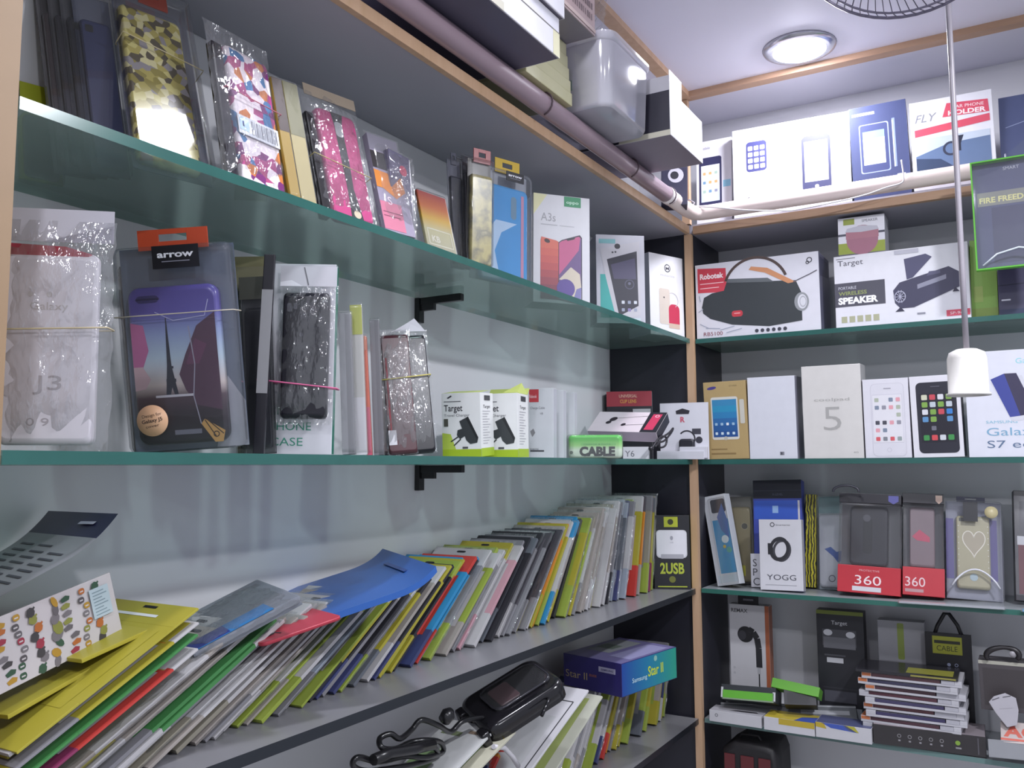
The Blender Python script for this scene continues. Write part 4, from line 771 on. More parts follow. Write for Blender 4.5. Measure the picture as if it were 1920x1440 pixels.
T = Thing('phone_cover_pack', 'black phone cover in a clear wrinkled bag before the SMART PHONE CASE box', 'pack', qb.M())
def dr(F):
    F.rrect(.10, .84, .20, .91, .04, '#55555e'); F.rrect(.24, .86, .32, .91, .03, '#55555e'); F.disc(.42, .66, .05, '#4a4a55', sx=.8)
T.part('phone_cover', case_mb(qb.w*.82, qb.h*.84, .008, mat('#1e1d26', .3), qb.w*.06, qb.h*.02, .002, .1, None, draw=dr), 'black cover')
mb = MB(); mb.bag(qb.w*1.02, qb.h*.93, .011, CRINK(), 33, .0024, 0, -qb.h*.02); T.part('plastic_bag', mb)
card_part(T, qb.w, qb.h*.135, 0, qb.h*.90, .004, '#c6c5cc', .0006, 'header_card', lambda F: (F.line([(.42, .95), (.48, .3), (.5, .05)], .02, '#6a6a70'), F.poly([(0, 0), (.4, .0), (.2, .3), (0, .2)], '#e0e0e6')))
band('pink rubber band round the black cover bag', qb.shifted(du=-.016, dd=-.001, w=qb.w+.02), qb.h*.27, qb.h*.22, qb.w+.018, .014, '#c45a86', .0007)
for k, (bl, br, tr, tl, c1, c2, lab) in enumerate([((640, 853), (668, 853), (655, 585), (636, 590), '#77777c', '#8d8d92', 'grey translucent pack right of the SMART PHONE CASE box'),
      ((665, 856), (690, 856), (676, 575), (656, 570), '#b9b8b4', '#d3d0d0', 'slim white spined pack with yellow green top corner'), ((688, 856), (698, 856), (686, 630), (675, 632), '#c8552f', '#c04f6a', 'very thin orange and pink pack edge next to the white spined pack'),
      ((700, 855), (722, 855), (708, 600), (694, 600), '#5d5c62', '#6d6c72', 'grey film pack between the orange edge and the black bundle')]):
    q = fr('TP%d' % k, bl, br, tr, tl, S2, .010, anc=('X', -.010-.004*k), yaw=34, lean=4, sa=.004); T = Thing('phone_cover_pack', lab, 'pack', q.M())
    mb = MB(); mb.box(0, q.w, 0, q.t, 0, q.h, mat(c1, .35), .0008); F = Face(mb, 'front', q.w, q.t, q.h)
    if k == 1: F.rect(0, .8, 1, 1, '#a8ae3a'); F.rect(0, .0, 1, .38, '#c9c8cc')
    elif k == 2: F.rect(0, 0, 1, .4, c2); F.rect(0, .88, 1, 1, '#c8785a')
    else: F.rect(0, 0, .5, 1, c2)
    T.part('card', mb); T.part('sleeve', shell(q.w*1.08, q.h*1.02, q.t+.002, SLEEVE(), -.0002, 0, -.0012, .08))
for k in range(3):
    q = fr('BB%d' % k, ((712, 856), (728, 855), (746, 855))[k], ((760, 855), (790, 853), (826, 850))[k], ((748, 612), (764, 614), (796, 618))[k], ((700, 606), (708, 606), (722, 606))[k], S2, .009, anc=('X', -.040+k*.0135), yaw=42, lean=6, sa=.003, sy=1.5, sl=1.5)
    T = Thing('phone_cover_pack', ['rear dark brown pack of the yellow banded bundle', 'middle pack of the yellow banded bundle, with red edge and white label', 'front black cover in shiny film, yellow banded, white header'][k], 'pack', q.M(), 'yellow banded bundle')
    T.part('phone_cover', case_mb(q.w*.9, q.h*.93, .007, mat(['#3a2c2e', '#4a2a30', '#17161d'][k], .25), q.w*.05, 0, .0015, .1, None, draw=(lambda F: (F.rect(.10, .1, .16, .8, '#9c2f3c'), F.rect(.02, .08, .3, .2, '#c4c3c8'))) if k == 1 else (lambda F: F.poly([(.3, .05), (.42, .05), (.5, .9), (.42, .9)], '#2f2e3a'))))
    mb = MB(); mb.bag(q.w, q.h*.97, .0088, CRINK(), 40+k, .0018); T.part('plastic_bag', mb)
    if k == 2: mb = MB(); mb.poly([(q.w*.15, .003, q.h*.965), (q.w*.98, .003, q.h*.955), (q.w*.72, .001, q.h*1.06), (q.w*.55, .002, q.h*1.03)], mat('#cac8cf')); T.part('header_card', mb, 'white folded header'); qq = q
band('yellow green rubber band round the black cover bundle', qq.shifted(du=-.014, dd=-.0016, w=qq.w+.014), qq.h*.58, qq.h*.60, qq.w+.012, .036, '#b5a955', .0007)
# ================================================================== leaning packets on the grey shelves
ORD = ['nearest', 'second', 'third', 'fourth', 'fifth', 'sixth', 'seventh', 'eighth', 'ninth', 'tenth', 'eleventh', 'twelfth', 'thirteenth', 'fourteenth', 'fifteenth', 'sixteenth', 'seventeenth', 'eighteenth', 'nineteenth']
TENS = ['', '', 'twenty', 'thirty', 'forty', 'fifty', 'sixty', 'seventy', 'eighty', 'ninety']
def ordw(n):
    if n >= 99: return 'hundredth' if n == 99 else 'hundred and '+('first' if n == 100 else ordw(n-100))
    if n < 19: return ORD[n]
    a, b = divmod(n+1, 10); return (TENS[a][:-1]+'ieth') if b == 0 else TENS[a]+'-'+['first', 'second', 'third', 'fourth', 'fifth', 'sixth', 'seventh', 'eighth', 'ninth'][b-1]
CC = dict(y=('#9e9534', 'yellow'), o=('#c07a26', 'orange'), r=('#b03a34', 'red'), b=('#2f7fae', 'blue'), n=('#3a3f66', 'navy'), g=('#7c7b80', 'grey'), w=('#aeacae', 'white'), e=('#968f8a', 'beige'),
          k=('#2b2a30', 'black'), l=('#8b9a40', 'lime'), t=('#5c6068', 'slate'), m=('#7a2f52', 'maroon'), d=('#4a484e', 'dark grey'), f=('#3f7a44', 'green'), p=('#b58a94', 'pink'), c=('#8a8578', 'khaki'), s=('#8e96a2', 'silver blue'))
def packet(Y, th, Xf, w, L, t, code, zs, label, group, film=False, skew=0.0, tagx=0.0):
    l = R_(th); f = Fr.raw((Xf-w, Y, zs+t*math.sin(l)+.0004), skew, th, 0, w, L, t)
    T = Thing('screen_guard_packet', label, 'packet', f.M(), group)
    cb, cm, ch = [mat(CC[x][0], .42) for x in code[:3]]
    mb = MB(); a, b = L*.30, L*.84
    mb.box(0, w, 0, t, 0, a, cb, .0004); mb.box(0, w, .0001, t-.0001, a, b, cm); F = Face(mb, 'front', w, t, L); F.rect(.12, .25, .9, .8, mat(CC[code[2]][0])); 
    T.part('card', mb)
    mb = MB(); mb.box(0, w, 0, t, b, L, ch, .0004); F = Face(mb, 'front', w, t, L); F.rrect(.42, .955, .58, .975, .03, '#2f2f33'); F.rect(.12, .89, .7, .91, '#d5d5d8'); T.part('header', mb)
    if film:
        mb = MB(); mb.bag(w*1.05, L*1.03, t+.0016, CRINK(), int(abs(Y)*9999), .0007, -w*.025, 0, -.0008); T.part('sleeve', mb)
    return T
def row(codes, Y, Yend, thf, Lf, zs, Xf0, w0, bname, group, step=.0125, filmset='gstdcew'):
    i = 0; rn = random.Random(11)
    while i < len(codes) and Y > Yend:
        xf = Xf0(Y) if callable(Xf0) else Xf0; b = step*rn.uniform(.7, 1.3); th = thf(Y); dth = R_(max(0, thf(Y-b)-th)); c = math.cos(R_(th)); L = Lf(Y)
        t = min(.0085, max(.0012, (b-L*dth/c)*c*.88-.0006)); code = codes[i]
        packet(Y-t/c, th, xf+rn.uniform(-.009, .009), w0*rn.uniform(.93, 1.04), L*rn.uniform(.95, 1.03), t, code, zs, '%s and %s leaning packet, %s the %s' % (CC[code[0]][1], CC[code[2]][1], 'nearest to' if i == 0 else ordw(i)+' from', bname), group, film=(code[1] in filmset and i % 3 != 1))
        Y -= b; i += 1
th3 = lambda Y: float(np.interp(-Y, [0, .05, .16, .39, .55, .70, .91, 1.05, 1.3], [6, 9, 15, 33, 44, 49, 56, 61, 64]))
L3 = lambda Y: float(np.interp(-Y, [0, .2, .9, 1.0, 1.3], [.172, .175, .172, .185, .205]))
C3 = ('lcg ylc myt wmr lll grw eod ryw rry owl swg stn sts wsg gst kgg wew gec www yew ewe eee kee gwe '
      'ylc lyl kkd gkb yeb bwb lyw oyo yoy wge gdd yog gkk ggd wgk ktt kkt ddk gyg wpw pwy ypl elw gwg lgw blb rbk brb nbr kry ykl yyk nky knt tyk lgw ggw nkn '
      'kyk nyk llw gll gsg lwl elw lwe wll wew eew cwe wee mww ewe cge wgw wfw gff lww wew yew ewe lwl wyw eww yey ewe wyy').split()
rx = random.Random(4); CX = []
for i, c_ in enumerate(C3):
    CX.append(c_)
    if i > 2 and rx.random() < .30: CX.append(rx.choice([C3[max(0, i-3)], 'ggw', 'wew', 'gwg', c_[::-1]]))
CX += ['eww', 'wge', 'ywe', 'lwl', 'gew', 'yyw', 'wee']*3
row(CX, -.068, -1.262, th3, L3, S3, lambda Y: float(np.interp(-Y, [0, .15, .35, .85, 1.05, 1.27], [-.060, -.064, -.070, -.070, -.052, -.024])), .086, 'black two usb box', 'packets leaning along the grey shelf', step=.0105)
zz = S3+.010
for i, c_ in enumerate('wlw mrw gwg wpw fff wfw yoy gyw ywy wyy yyy'.split()):
    t = [.0026, .0018, .0032][i % 3]; zz += (t+.0004)/math.sin(R_(63)); packet(-1.268+.0015*(i % 3), 63+(i % 2)*.4, -.018+.008*math.sin(i*2.1), .10, .155, t, c_, zz, '%s and %s packet in the sloping left pile, %s from its bottom' % (CC[c_[0]][1], CC[c_[2]][1], ['lowest and nearest']+ORD[1:][i-1] if False else (ORD[i] if i else 'lowest')), 'sloping pile by the left divider')
th4 = lambda Y: float(np.interp(-Y, [0, .1, .3, .8], [14, 24, 36, 54])); L4 = lambda Y: .135
C4 = 'lcl ylg wnm lyc yel gtl ntg lyl gly tlg elg kgt lyl ygl yel gwl oyk yor ryo mpr nwt bwn lwl wew gww wkw eww wgw lwl yww www gwl wlw wwe www'.split()
row(C4+C4[8:32], -.030, -.92, th4, L4, S4, -.058, .085, 'corner panel on the lowest grey shelf', 'packets leaning along the lowest shelf', step=.0150)
# black two usb box
def g(f, mb):
    F = f('front'); F.rect(.30, .84, .68, .98, '#a8b02c'); F.disc(.48, .91, .08, '#33351c'); F.rrect(.08, .42, .92, .80, .10, '#c8c8ce'); F.rrect(.10, .44, .90, .79, .10, '#d8d8de'); F.rrect(.2, .41, .82, .47, .02, '#a5a5ad'); F.disc(.5, .69, .06, '#9a9aa4', sx=.7); F.text('USB', .5, .62, .02, '#9a9aa4', al='c')
    F.text('2USB', .5, .21, .14, '#a9b53a', w=.66, al='c', bold=.03); F.disc(.5, .13, .09, '#6b6f2c'); F.rect(.1, .025, .9, .04, '#a9b53a')
    R = f('right'); R.rect(.0, .0, 1, 1, '#a9b32f'); R.rect(.35, .55, .6, .85, '#7f8828')
box_item('charger_box', 'black and lime box printed 2USB standing at the end of the packet row', 'box', fr('USB', (1229, 1105), (1296, 1107), (1293, 966), (1222, 967), S3, .03, anc=('X', -.006), yaw=22, sa=.005), dict(base='#1f1f24', right='#a9b32f'), g)
# loose packs lying over the leaning row
q = fr('LZ1', (318, 1205), (358, 1240), (580, 1140), (478, 1098), None, .012, anc=('X', -.030), yaw=0, lean=66, sy=4, sl=4, sr=2)
q = q.shifted(dd=-.013)
T = Thing('film_packet', 'grey film packet with a glossy blue edge lying on the leaning row', 'packet', q.M()); mb = MB(); mb.box(0, q.w, .003, q.t, 0, q.h, mat('#737780', .3), .002); F = Face(mb, 'front', q.w, q.t, q.h, .003); F.rect(.75, .02, 1, .75, '#2a6fa8'); F.rect(.75, .02, .98, .35, '#1f2f78'); T.part('cover', mb)
mb = MB(); mb.bag(q.w*1.06, q.h*1.02, q.t+.001, CRINK(), 61, .0022); T.part('plastic_bag', mb)
q = fr('LZ2', (548, 1118), (592, 1170), (835, 1089), (713, 1064), None, .006, anc=('X', -.022), yaw=0, lean=66, sy=5, sl=5, sr=3).shifted(dd=-.006)
def bend(w, h, t, k=.012, pw=3): return lambda a, b: (a*w, -k*max(0, (b-.55)/.45)**pw, b*h)
T = Thing('flip_cover_packet', 'bright blue bent packet lying on top of the leaning row', 'packet', q.M()); mb = MB(); bm_ = mat('#2a58a0', .3); f0 = bend(q.w, q.h, q.t)
mb.sheet(f0, 8, 24, bm_); mb.sheet(lambda a, b: (f0(a, b)[0], f0(a, b)[1]+q.t, f0(a, b)[2]), 8, 24, bm_)
for a in (0, 1): mb.sheet(lambda s_, b, a=a: (a*q.w, f0(a, b)[1]+s_*q.t, b*q.h), 1, 24, bm_)
for b in (0, 1): mb.sheet(lambda s_, a, b=b: (a*q.w, f0(a, b)[1]+s_*q.t, b*q.h), 1, 8, bm_)
T.part('cover', mb); mb = MB(); z = q.h*.88; y_ = f0(0, .88)[1]; mb.box(q.w*.3, q.w*.7, y_-.0008, y_-.0001, z-.003, z+.003, mat('#1b3a78', .3)); T.part('hanging_slot', mb)
q = fr('LZ3', (420, 1180), (492, 1212), (640, 1160), (570, 1135), None, .003, anc=('X', -.020), yaw=0, lean=70, sy=4, sl=5, sr=2).shifted(dd=-.001)
mb = MB(); mb.prism(rr(0, q.w, 0, q.h, .006, 4), 0, q.t, mat('#a83242', .3), .0006); F = Face(mb, 'front', q.w, q.t, q.h); F.ring(.72, .18, .10, .04, '#33262c'); F.line([(.6, .24), (.85, .3)], .03, '#33262c'); solo('screen_guard_packet', mb, 'red round cornered packet poking out below the blue bent packet', 'packet', q.M())
q = fr('LZ4', (-120, 1150), (-10, 1200), (258, 1032), (125, 1034), None, .0008, anc=('X', -.040), yaw=0, lean=62, sy=5, sl=8, sr=4).shifted(dd=-.022)
f0 = bend(q.w, q.h, .001, .012, 2)
T = Thing('printed_card', 'curled white card with a navy top end at the far left', 'card', q.M())
mb = MB(); mb.sheet(lambda a, b: (a*q.w, f0(a, b*.8)[1], b*.8*q.h), 6, 20, mat('#9c9aa2', .4)); mb.sheet(lambda a, b: (a*q.w, f0(a, .8+b*.2)[1], (.8+b*.2)*q.h), 6, 6, mat('#25234a', .35))
for k in range(26):
    z = .10+.65*(k // 3)/9; x = .10+.28*(k % 3); y_ = f0(0, z)[1]-.0004; mb.poly([(x*q.w, y_, z*q.h), ((x+.2)*q.w, y_, z*q.h), ((x+.2)*q.w, y_, z*q.h+.0022), (x*q.w, y_, z*q.h+.0022)], mat('#4c4a55'))
T.part('sheet', mb); mb = MB(); y_ = f0(0, .92)[1]-.0004; mb.poly([(q.w*.62, y_, q.h*.89), (q.w*.82, y_, q.h*.90), (q.w*.82, y_-.0006, q.h*.93), (q.w*.62, y_-.0006, q.h*.92)], mat('#b5b3c8')); T.part('logo', mb)
# sticker card
q = fr('STK', (-40, 1327), (232, 1180), (203, 1078), (-60, 1178), None, .002, anc=('X', -.030), yaw=78, lean=30, roll=14, sy=6, sl=6, sr=6, sa=.006)
T = Thing('sticker_card', 'white card crowded with small colourful stickers at the far left', 'card', q.M()); mb = MB(); mb.box(0, q.w, 0, q.t, 0, q.h, mat('#b5aeb0', .4), .0005); F = Face(mb, 'front', q.w, q.t, q.h); rn = random.Random(5)
pal = ['#3a3638', '#8a2c3c', '#a07a2a', '#2f4a38', '#6a6468', '#a05a2a', '#4a4448', '#7a7a3a', '#5a5458']
for k in range(64):
    x, y = .03+.115*(k % 8)+rn.uniform(-.02, .03), .05+.115*(k // 8)+rn.uniform(-.02, .02)
    if x > .84 and y > .35: continue
    c = pal[rn.randrange(9)]; kk = k % 4
    if kk == 0: F.disc(x+.03, y+.03, .035, c, 9, rn.uniform(.5, 1.3), rn.uniform(0, 180))
    elif kk == 1: F.poly([(x, y), (x+.05, y+.01), (x+.06, y+.06), (x+.03, y+.09), (x-.01, y+.05)], c)
    elif kk == 2: F.rrect(x, y, x+.045, y+.09, .015, c); F.rect(x+.01, y+.03, x+.035, y+.05, '#b5aeb0')
    else: F.disc(x+.02, y+.03, .028, c, 8); F.line([(x+.02, y+.03), (x+.05, y+.09)], .012, c); F.line([(x+.02, y+.03), (x-.01, y+.0)], .012, c)
F.rect(.80, .40, .95, .86, '#a3b0b8')
for k in range(8): F.rect(.82, .44+k*.05, .93-.02*(k % 3), .455+k*.05, '#6f7f88')
T.part('card', mb)
for k, (bl, br, tr, tl, c, lab) in enumerate([((60, 1242), (150, 1236), (336, 1168), (232, 1158), '#9c9230', 'bright yellow packet lying under the sticker card'), ((-60, 1360), (20, 1345), (312, 1188), (250, 1180), '#9c9232', 'long yellow packet lying below the sticker card, left side')]):
    q = fr('YL%d' % k, bl, br, tr, tl, None, .003, anc=('X', -.030), yaw=0, lean=64, sy=3, sl=4, sr=2, sa=.004).shifted(dd=-.004-.002*k)
    mb = MB(); mb.box(0, q.w, 0, q.t, 0, q.h, mat(c, .4), .0005); F = Face(mb, 'front', q.w, q.t, q.h); F.rect(.5, .9, .7, .91, '#5a5224'); solo('screen_guard_packet', mb, lab, 'packet', q.M())
# ------------------------------------------------------------------ lowest left shelf, loose goods
q = fr('SAM', (1062, 1284), (1166, 1308), (1165, 1247), (1052, 1222), None, .15, anc=('X', -.002), yaw=-8, lean=0, sy=6, sl=2, sr=2)
star = grad_mat('teal_fade', [(0, '#1d3f8c'), (.45, '#1f6f94'), (1, '#2f8f7a')], 'Y')
T = Thing('phone_box', 'long purple and teal phone box lying on the lowest packets', 'box', q.M()); mb = MB(); mb.box(0, q.w, 0, q.t, 0, q.h, mat('#2b2560', .35), .0008, {'top': mat('#6f6a94', .3), 'right': star})
F = Face(mb, 'front', q.w, q.t, q.h); F.disc(.78, .70, .13, '#c9c6e0', sx=1.0, n=24) if False else F.rrect(.62, .64, .90, .80, .07, '#c9c6e0'); F.text('SAMSUNG', .76, .695, .05, '#2b2560', w=.2, al='c', bold=.02); F.text('Star II', .04, .3, .22, '#9a8a6a', w=.38); F.text('DUOS', .46, .44, .07, '#b5702c', w=.12)
R = Face(mb, 'right', q.w, q.t, q.h); R.text('Samsung', .18, .32, .14, '#b9d4d8', w=.26); R.text('Star II', .46, .36, .30, '#b5c43a', w=.28, bold=.02); R.disc(.6, .85, .03, '#7fa8a0')
Tt = Face(mb, 'top', q.w, q.t, q.h); Tt.rect(.08, .3, .5, .9, '#85888c'); Tt.rect(.12, .45, .4, .65, '#5f6a60'); Tt.rect(.6, .2, .95, .9, '#8a88ac'); T.part('carton', mb)
# black plastic clip tray
q = fr('TRY', (856, 1330), (920, 1382), (1062, 1292), (1004, 1237), None, .022, anc=('X', -.006), yaw=0, lean=58, sy=6, sl=8, sr=6).shifted(dd=-.010)
bkm = mat('#17161a', .18)
T = Thing('battery_charger', 'black plastic charging clip with clear window lying on the lowest packets', 'charger', q.M()); mb = MB(); mb.prism(rr(0, q.w, 0, q.h, q.w*.2, 5), 0, q.t, bkm, .006); T.part('body', mb)
mb = MB(); mb.tube([(x, -.002, z) for x, z in rr(q.w*.16, q.w*.80, q.h*.22, q.h*.92, q.w*.16, 4)], .0016, mat('#2e2d33', .15), 6, True); T.part('window_rim', mb); T.part('window', shell(q.w*.64, q.h*.70, .004, BLIST(), q.w*.16, q.h*.22, -.003, .15))
mb = MB(); mb.prism(rr(q.w*.24, q.w*.72, q.h*.3, q.h*.55, .004, 3), -.0015, .001, mat('#4a3438', .3), .001); T.part('contact_block', mb, 'dark brown contact block')
for s_ in (.1, .8):
    mb = MB(); mb.prism(rr(q.w*(s_-.02), q.w*(s_+.18), -q.h*.07, q.h*.03, .003, 3), .004, q.t, bkm, .002); T.part('foot', mb)
mb = MB(); mb.tube([(q.w*.95, .01, q.h*.75), (q.w*1.08, .006, q.h*.72), (q.w*1.22, .01, q.h*.55)], .0022, bkm, 7); T.part('prong', mb)
# cable
P = [(905, 1345), (868, 1352), (845, 1372), (822, 1360), (790, 1350), (772, 1368), (750, 1385), (732, 1376), (712, 1385), (716, 1402), (742, 1404), (770, 1392), (800, 1388), (826, 1392), (830, 1410), (800, 1420), (760, 1418), (712, 1428), (672, 1420), (662, 1436), (690, 1446), (740, 1440), (790, 1430), (820, 1418), (812, 1400), (780, 1396)]
mb = MB(); mb.tube(smooth([tuple(hit(x, y, 'X', -.020-.004*(i % 3))) for i, (x, y) in enumerate(P)]), .0030, mat('#141417', .3), 8)
mb.tube([tuple(hit(x, y, 'X', -.016)) for x, y in [(700, 1425), (730, 1412), (775, 1405), (812, 1396)]], .0055, mat('#19191c', .3), 10)
t_ = hit(832, 1352, 'X', -.016); mb.lathe([(0, 0), (.007, .001), (.008, .010), (.004, .016), (0, .016)], tuple(t_), mat('#18181b', .3), 14, (0, .8, .5))
solo('cable', mb, 'coiled black charging cable lying left of the black clip charger', 'cable')
# big white cards
def g(f, mb):
    F = f('front'); F.line([(.06, .0), (.06, .86), (.90, .86), (.90, .0)], .02, '#3a3a3e'); F.rect(.16, .1, .8, .7, '#b9babc'); F.rect(.0, .60, .06, .62, '#8a2f3a')
for k, (bl, br, tr, tl, x, c, cat_, lab) in enumerate([((860, 1475), (960, 1500), (1110, 1300), (1005, 1290), -.012, '#c3c2c6', 0, 'large white card with a black line border under the black clip charger'),
        ((930, 1480), (1010, 1500), (1130, 1308), (1060, 1298), -.020, '#b5b6a8', 1, 'pale green edged white card behind the black line bordered card'), ((700, 1490), (800, 1520), (930, 1372), (850, 1365), -.014, '#b3b4b4', 2, 'white card with green print right of the coiled cable'), ((780, 1490), (850, 1520), (960, 1378), (930, 1370), -.010, '#b0ae9c', 3, 'white and yellow packet between the coiled cable and the bordered card')]):
    q = fr('WC%d' % k, bl, br, tr, tl, None, .003, anc=('X', x), yaw=0, lean=50, sy=5, sl=6, sr=4).shifted(dd=-.008 if k != 1 else -.004)
    def gg(f, mb, k=k):
        F = f('front')
        if k == 0: g(f, mb)
        if k == 2: F.rect(.05, .1, .5, .6, '#7f9a6c'); F.rect(.1, .80, .5, .86, '#6f7a5c'); F.rect(.6, .86, .85, .9, '#7a6a5c')
        if k == 3: F.rect(.1, .86, .9, .97, '#b5a83c'); F.rect(.2, .2, .5, .8, '#5f7a3c')
        if k == 1: F.rect(.55, .1, .75, .95, '#8f9a5c')
    box_item('screen_guard_packet', lab, 'packet', q, c, gg)
mb = MB(); c0 = hit(935, 1405, 'X', .0); mb.tube([tuple(hit(x, y, 'X', .0)) for x, y in [(925, 1400), (945, 1402), (962, 1420), (972, 1437)]], .0030, mat('#bdbbc0', .4), 6); solo('paper_strip', mb, 'narrow curled white paper strip on the lowest packets', 'paper')

# ================================================================== goods on the left board
def ubox(name, label, x0, x1, y0, y1, z0, h, cols, g=None, yaw=0):
    f = Fr.raw((x0, y0, z0), 0, 0, 0, x1-x0, h, y1-y0); return box_item(name, label, 'box', f, cols, g, None, .0015)
ZB = SB+.0255
def g(f, mb):
    R = f('right'); R.rect(0, .60, 1, .63, '#6a6862'); R.rect(.93, 0, 1, .6, '#c9c5a5'); R.rect(.0, .0, .45, .2, '#a9a69a')
ubox('storage_carton', 'large white carton with a dark grey underside overhanging the left board', -.10, .083, -.93, -.695, ZB, .050, dict(base='#bdbbc0', bottom='#565263', right='#cdccd4'), g)
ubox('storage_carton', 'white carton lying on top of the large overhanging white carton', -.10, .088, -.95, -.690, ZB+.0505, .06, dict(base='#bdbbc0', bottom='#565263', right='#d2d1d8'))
for k in range(5):
    ubox('cream_carton', 'cream slim carton, %s in the pile beside the big white carton' % ['lowest', 'second', 'middle', 'fourth', 'topmost'][k], -.10, .032-.002*k, -.687, -.560, ZB+k*.0182, .018, dict(base='#bcb88f', right='#c3bf9a'))
def g(f, mb):
    R = f('right'); rn = random.Random(3)
    for i in range(40): R.rect(.45+.05*(i % 10), .2+.17*(i//10), .475+.05*(i % 10)+rn.uniform(-.01, .01), .3+.17*(i//10), '#6b5a5e')
    R.rect(0, .04, 1, .10, '#c9b5b0')
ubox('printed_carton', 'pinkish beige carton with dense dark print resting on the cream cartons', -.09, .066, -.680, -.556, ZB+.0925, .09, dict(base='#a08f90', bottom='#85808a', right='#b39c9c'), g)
T = Thing('plastic_tub', 'clear plastic tub with rounded edges reflecting the ceiling light', 'tub', Matrix.Translation((-.05, -.544, ZB)))
tw, td, thh = .136, .142, .092; cl = clear('tub_plastic', tint='#e2e2ea', refl=.14, haze=.6, rough=.10, hazecol='#d5d3dd')
def tubpart(x0, x1, y0, y1, r, z0, z1, m, grow=0, close=True):
    mb = MB(); P = rr(x0, x1, y0, y1, r, 6); Q = rr(x0-grow, x1+grow, y0-grow, y1+grow, r+grow, 6); i = mb.mi(m)
    lv = [([(a*.96+(x0+x1)/2*.04, b*.96+(y0+y1)/2*.04) for a, b in P], z0), (P, z0+.006), (Q, z1)]
    R = [[mb.bm.verts.new((a, b, z)) for a, b in p] for p, z in lv]
    for A, B in zip(R, R[1:]):
        for k in range(len(A)): f = mb.bm.faces.new((A[k], A[(k+1) % len(A)], B[(k+1) % len(A)], B[k])); f.material_index = i; f.smooth = True
    if close: f = mb.bm.faces.new(R[0][::-1]); f.material_index = i
    return mb
T.part('body', tubpart(0, tw-.006, 0, td, .018, 0, thh, cl, .004)); mb = tubpart(-.006, tw+.0, -.006, td+.006, .02, thh, thh+.012, cl, .001); T.part('lid', mb)
mb = MB(); mb.box(.02, .11, .02, .12, .003, .045, mat('#a7a5ab', .5), .004); T.part('contents', mb, 'grey goods inside the tub')
mb = MB(); mb.box(.035, .075, -.0018, -.0010, .03, .06, mat('#7f8d8a', .4)); T.part('label_sticker', mb)
mb = MB(); mb.bag(.09, .10, .02, CRINK(), 77, .004); solo('plastic_bag', mb, 'crumpled clear bag heaped on top of the plastic tub', 'bag', Matrix.Translation((-.03, -.53, ZB+thh+.014)) @ Matrix.Rotation(R_(-14), 4, 'X'))
T = Thing('open_carton', 'white open carton with black end and cream lip overhanging near the corner', 'box', Matrix.Translation((-.04, -.394, ZB)))
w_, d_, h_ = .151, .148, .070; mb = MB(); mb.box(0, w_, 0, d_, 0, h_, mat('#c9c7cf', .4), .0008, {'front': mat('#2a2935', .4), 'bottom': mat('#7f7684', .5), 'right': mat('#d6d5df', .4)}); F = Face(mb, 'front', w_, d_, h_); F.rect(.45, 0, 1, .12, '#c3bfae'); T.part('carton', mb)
mb = MB(); mb.box(w_-.0012, w_, .0, d_*.35, h_, h_+.03, mat('#d0ced6', .4)); mb.box(.05, w_-.0014, .0, .0012, h_, h_+.022, mat('#b9b7bd', .4)); T.part('flap', mb)
# ================================================================== back wall, shelf of clear cases
PY = lambda y=.006: ('Y', y)
def hidden(tl, tr, Y, z):
    """bottom corners of an upright thing whose foot is out of sight"""
    o = []
    for p in (tl, tr):
        h = hit(*p, 'Y', Y); o.append(tuple(proj((h[0], Y, z))))
    return o[0], o[1], tr, tl
q = fr('WF', (1349, 1098), (1385, 1092), (1360, 928), (1314, 930), S3, .020, anc=PY(.012), yaw=-12, lean=2, roll=6, sr=5, sy=5)
T = Thing('phone_cover_pack', 'white framed blue pack leaning against the dark panel by the corner post', 'pack', q.M())
def dr(F):
    F.rrect(.30, .80, .95, .95, .08, '#2f2f38'); F.rect(.26, .13, .98, .72, '#3487b5'); F.poly([(.5, .75), (.8, .9), (.95, .7), (.9, .5), (.6, .6)], '#3c5f9a'); F.disc(.7, .5, .16, '#c9d4d8', 16); F.disc(.8, .38, .12, '#4f9a8a', 14); F.disc(.62, .42, .07, '#c0a83c', 12); F.rect(.1, .03, .95, .11, '#b5c0c8')
mb = MB(); mb.box(0, q.w, 0, q.t, 0, q.h, mat('#c0c3c8', .35), .001); dr(Face(mb, 'front', q.w, q.t, q.h)); T.part('printed_box', mb); T.part('blister', shell(q.w*.75, q.h*.96, .004, BLIST(), q.w*.24, q.h*.01, -.0045, .1))
q = fr('GLD', (1362, 1090), (1412, 1088), (1410, 932), (1352, 930), S3, .012, anc=PY(.05), yaw=0)
T = Thing('phone_cover_pack', 'clear pack with a khaki gold phone cover with round ring, left of the blue box', 'pack', q.M()); card_part(T, q.w, q.h, 0, 0, q.t-.001, '#77746c')
T.part('phone_cover', case_mb(q.w*.86, q.h*.86, .008, mat('#8d8468', .3), q.w*.07, q.h*.02, q.t-.010, .12, None, draw=lambda F: (F.disc(.78, .74, .13, '#55544c'), F.ring(.78, .74, .14, .02, '#a09a80'), F.rrect(.3, .08, .75, .22, .04, '#b5b03c'))), 'khaki gold cover')
T.part('blister', shell(q.w, q.h, q.t*.9, BLIST(), 0, 0, 0, .08))
def g(f, mb):
    F = f('front'); F.rect(0, .82, 1, 1, '#20222e'); F.rect(0, .895, 1, .90, '#3a3d4c'); F.rect(.02, .62, .92, .80, '#2f55b8'); F.rect(.40, .68, .52, .75, '#8fb0dc'); F.rect(.1, .1, .95, .6, '#2c3f92'); F.rect(.92, .6, .96, .8, '#c9c6cc'); F.text('X-LEVEL', .4, .85, .02, '#5a5d70')
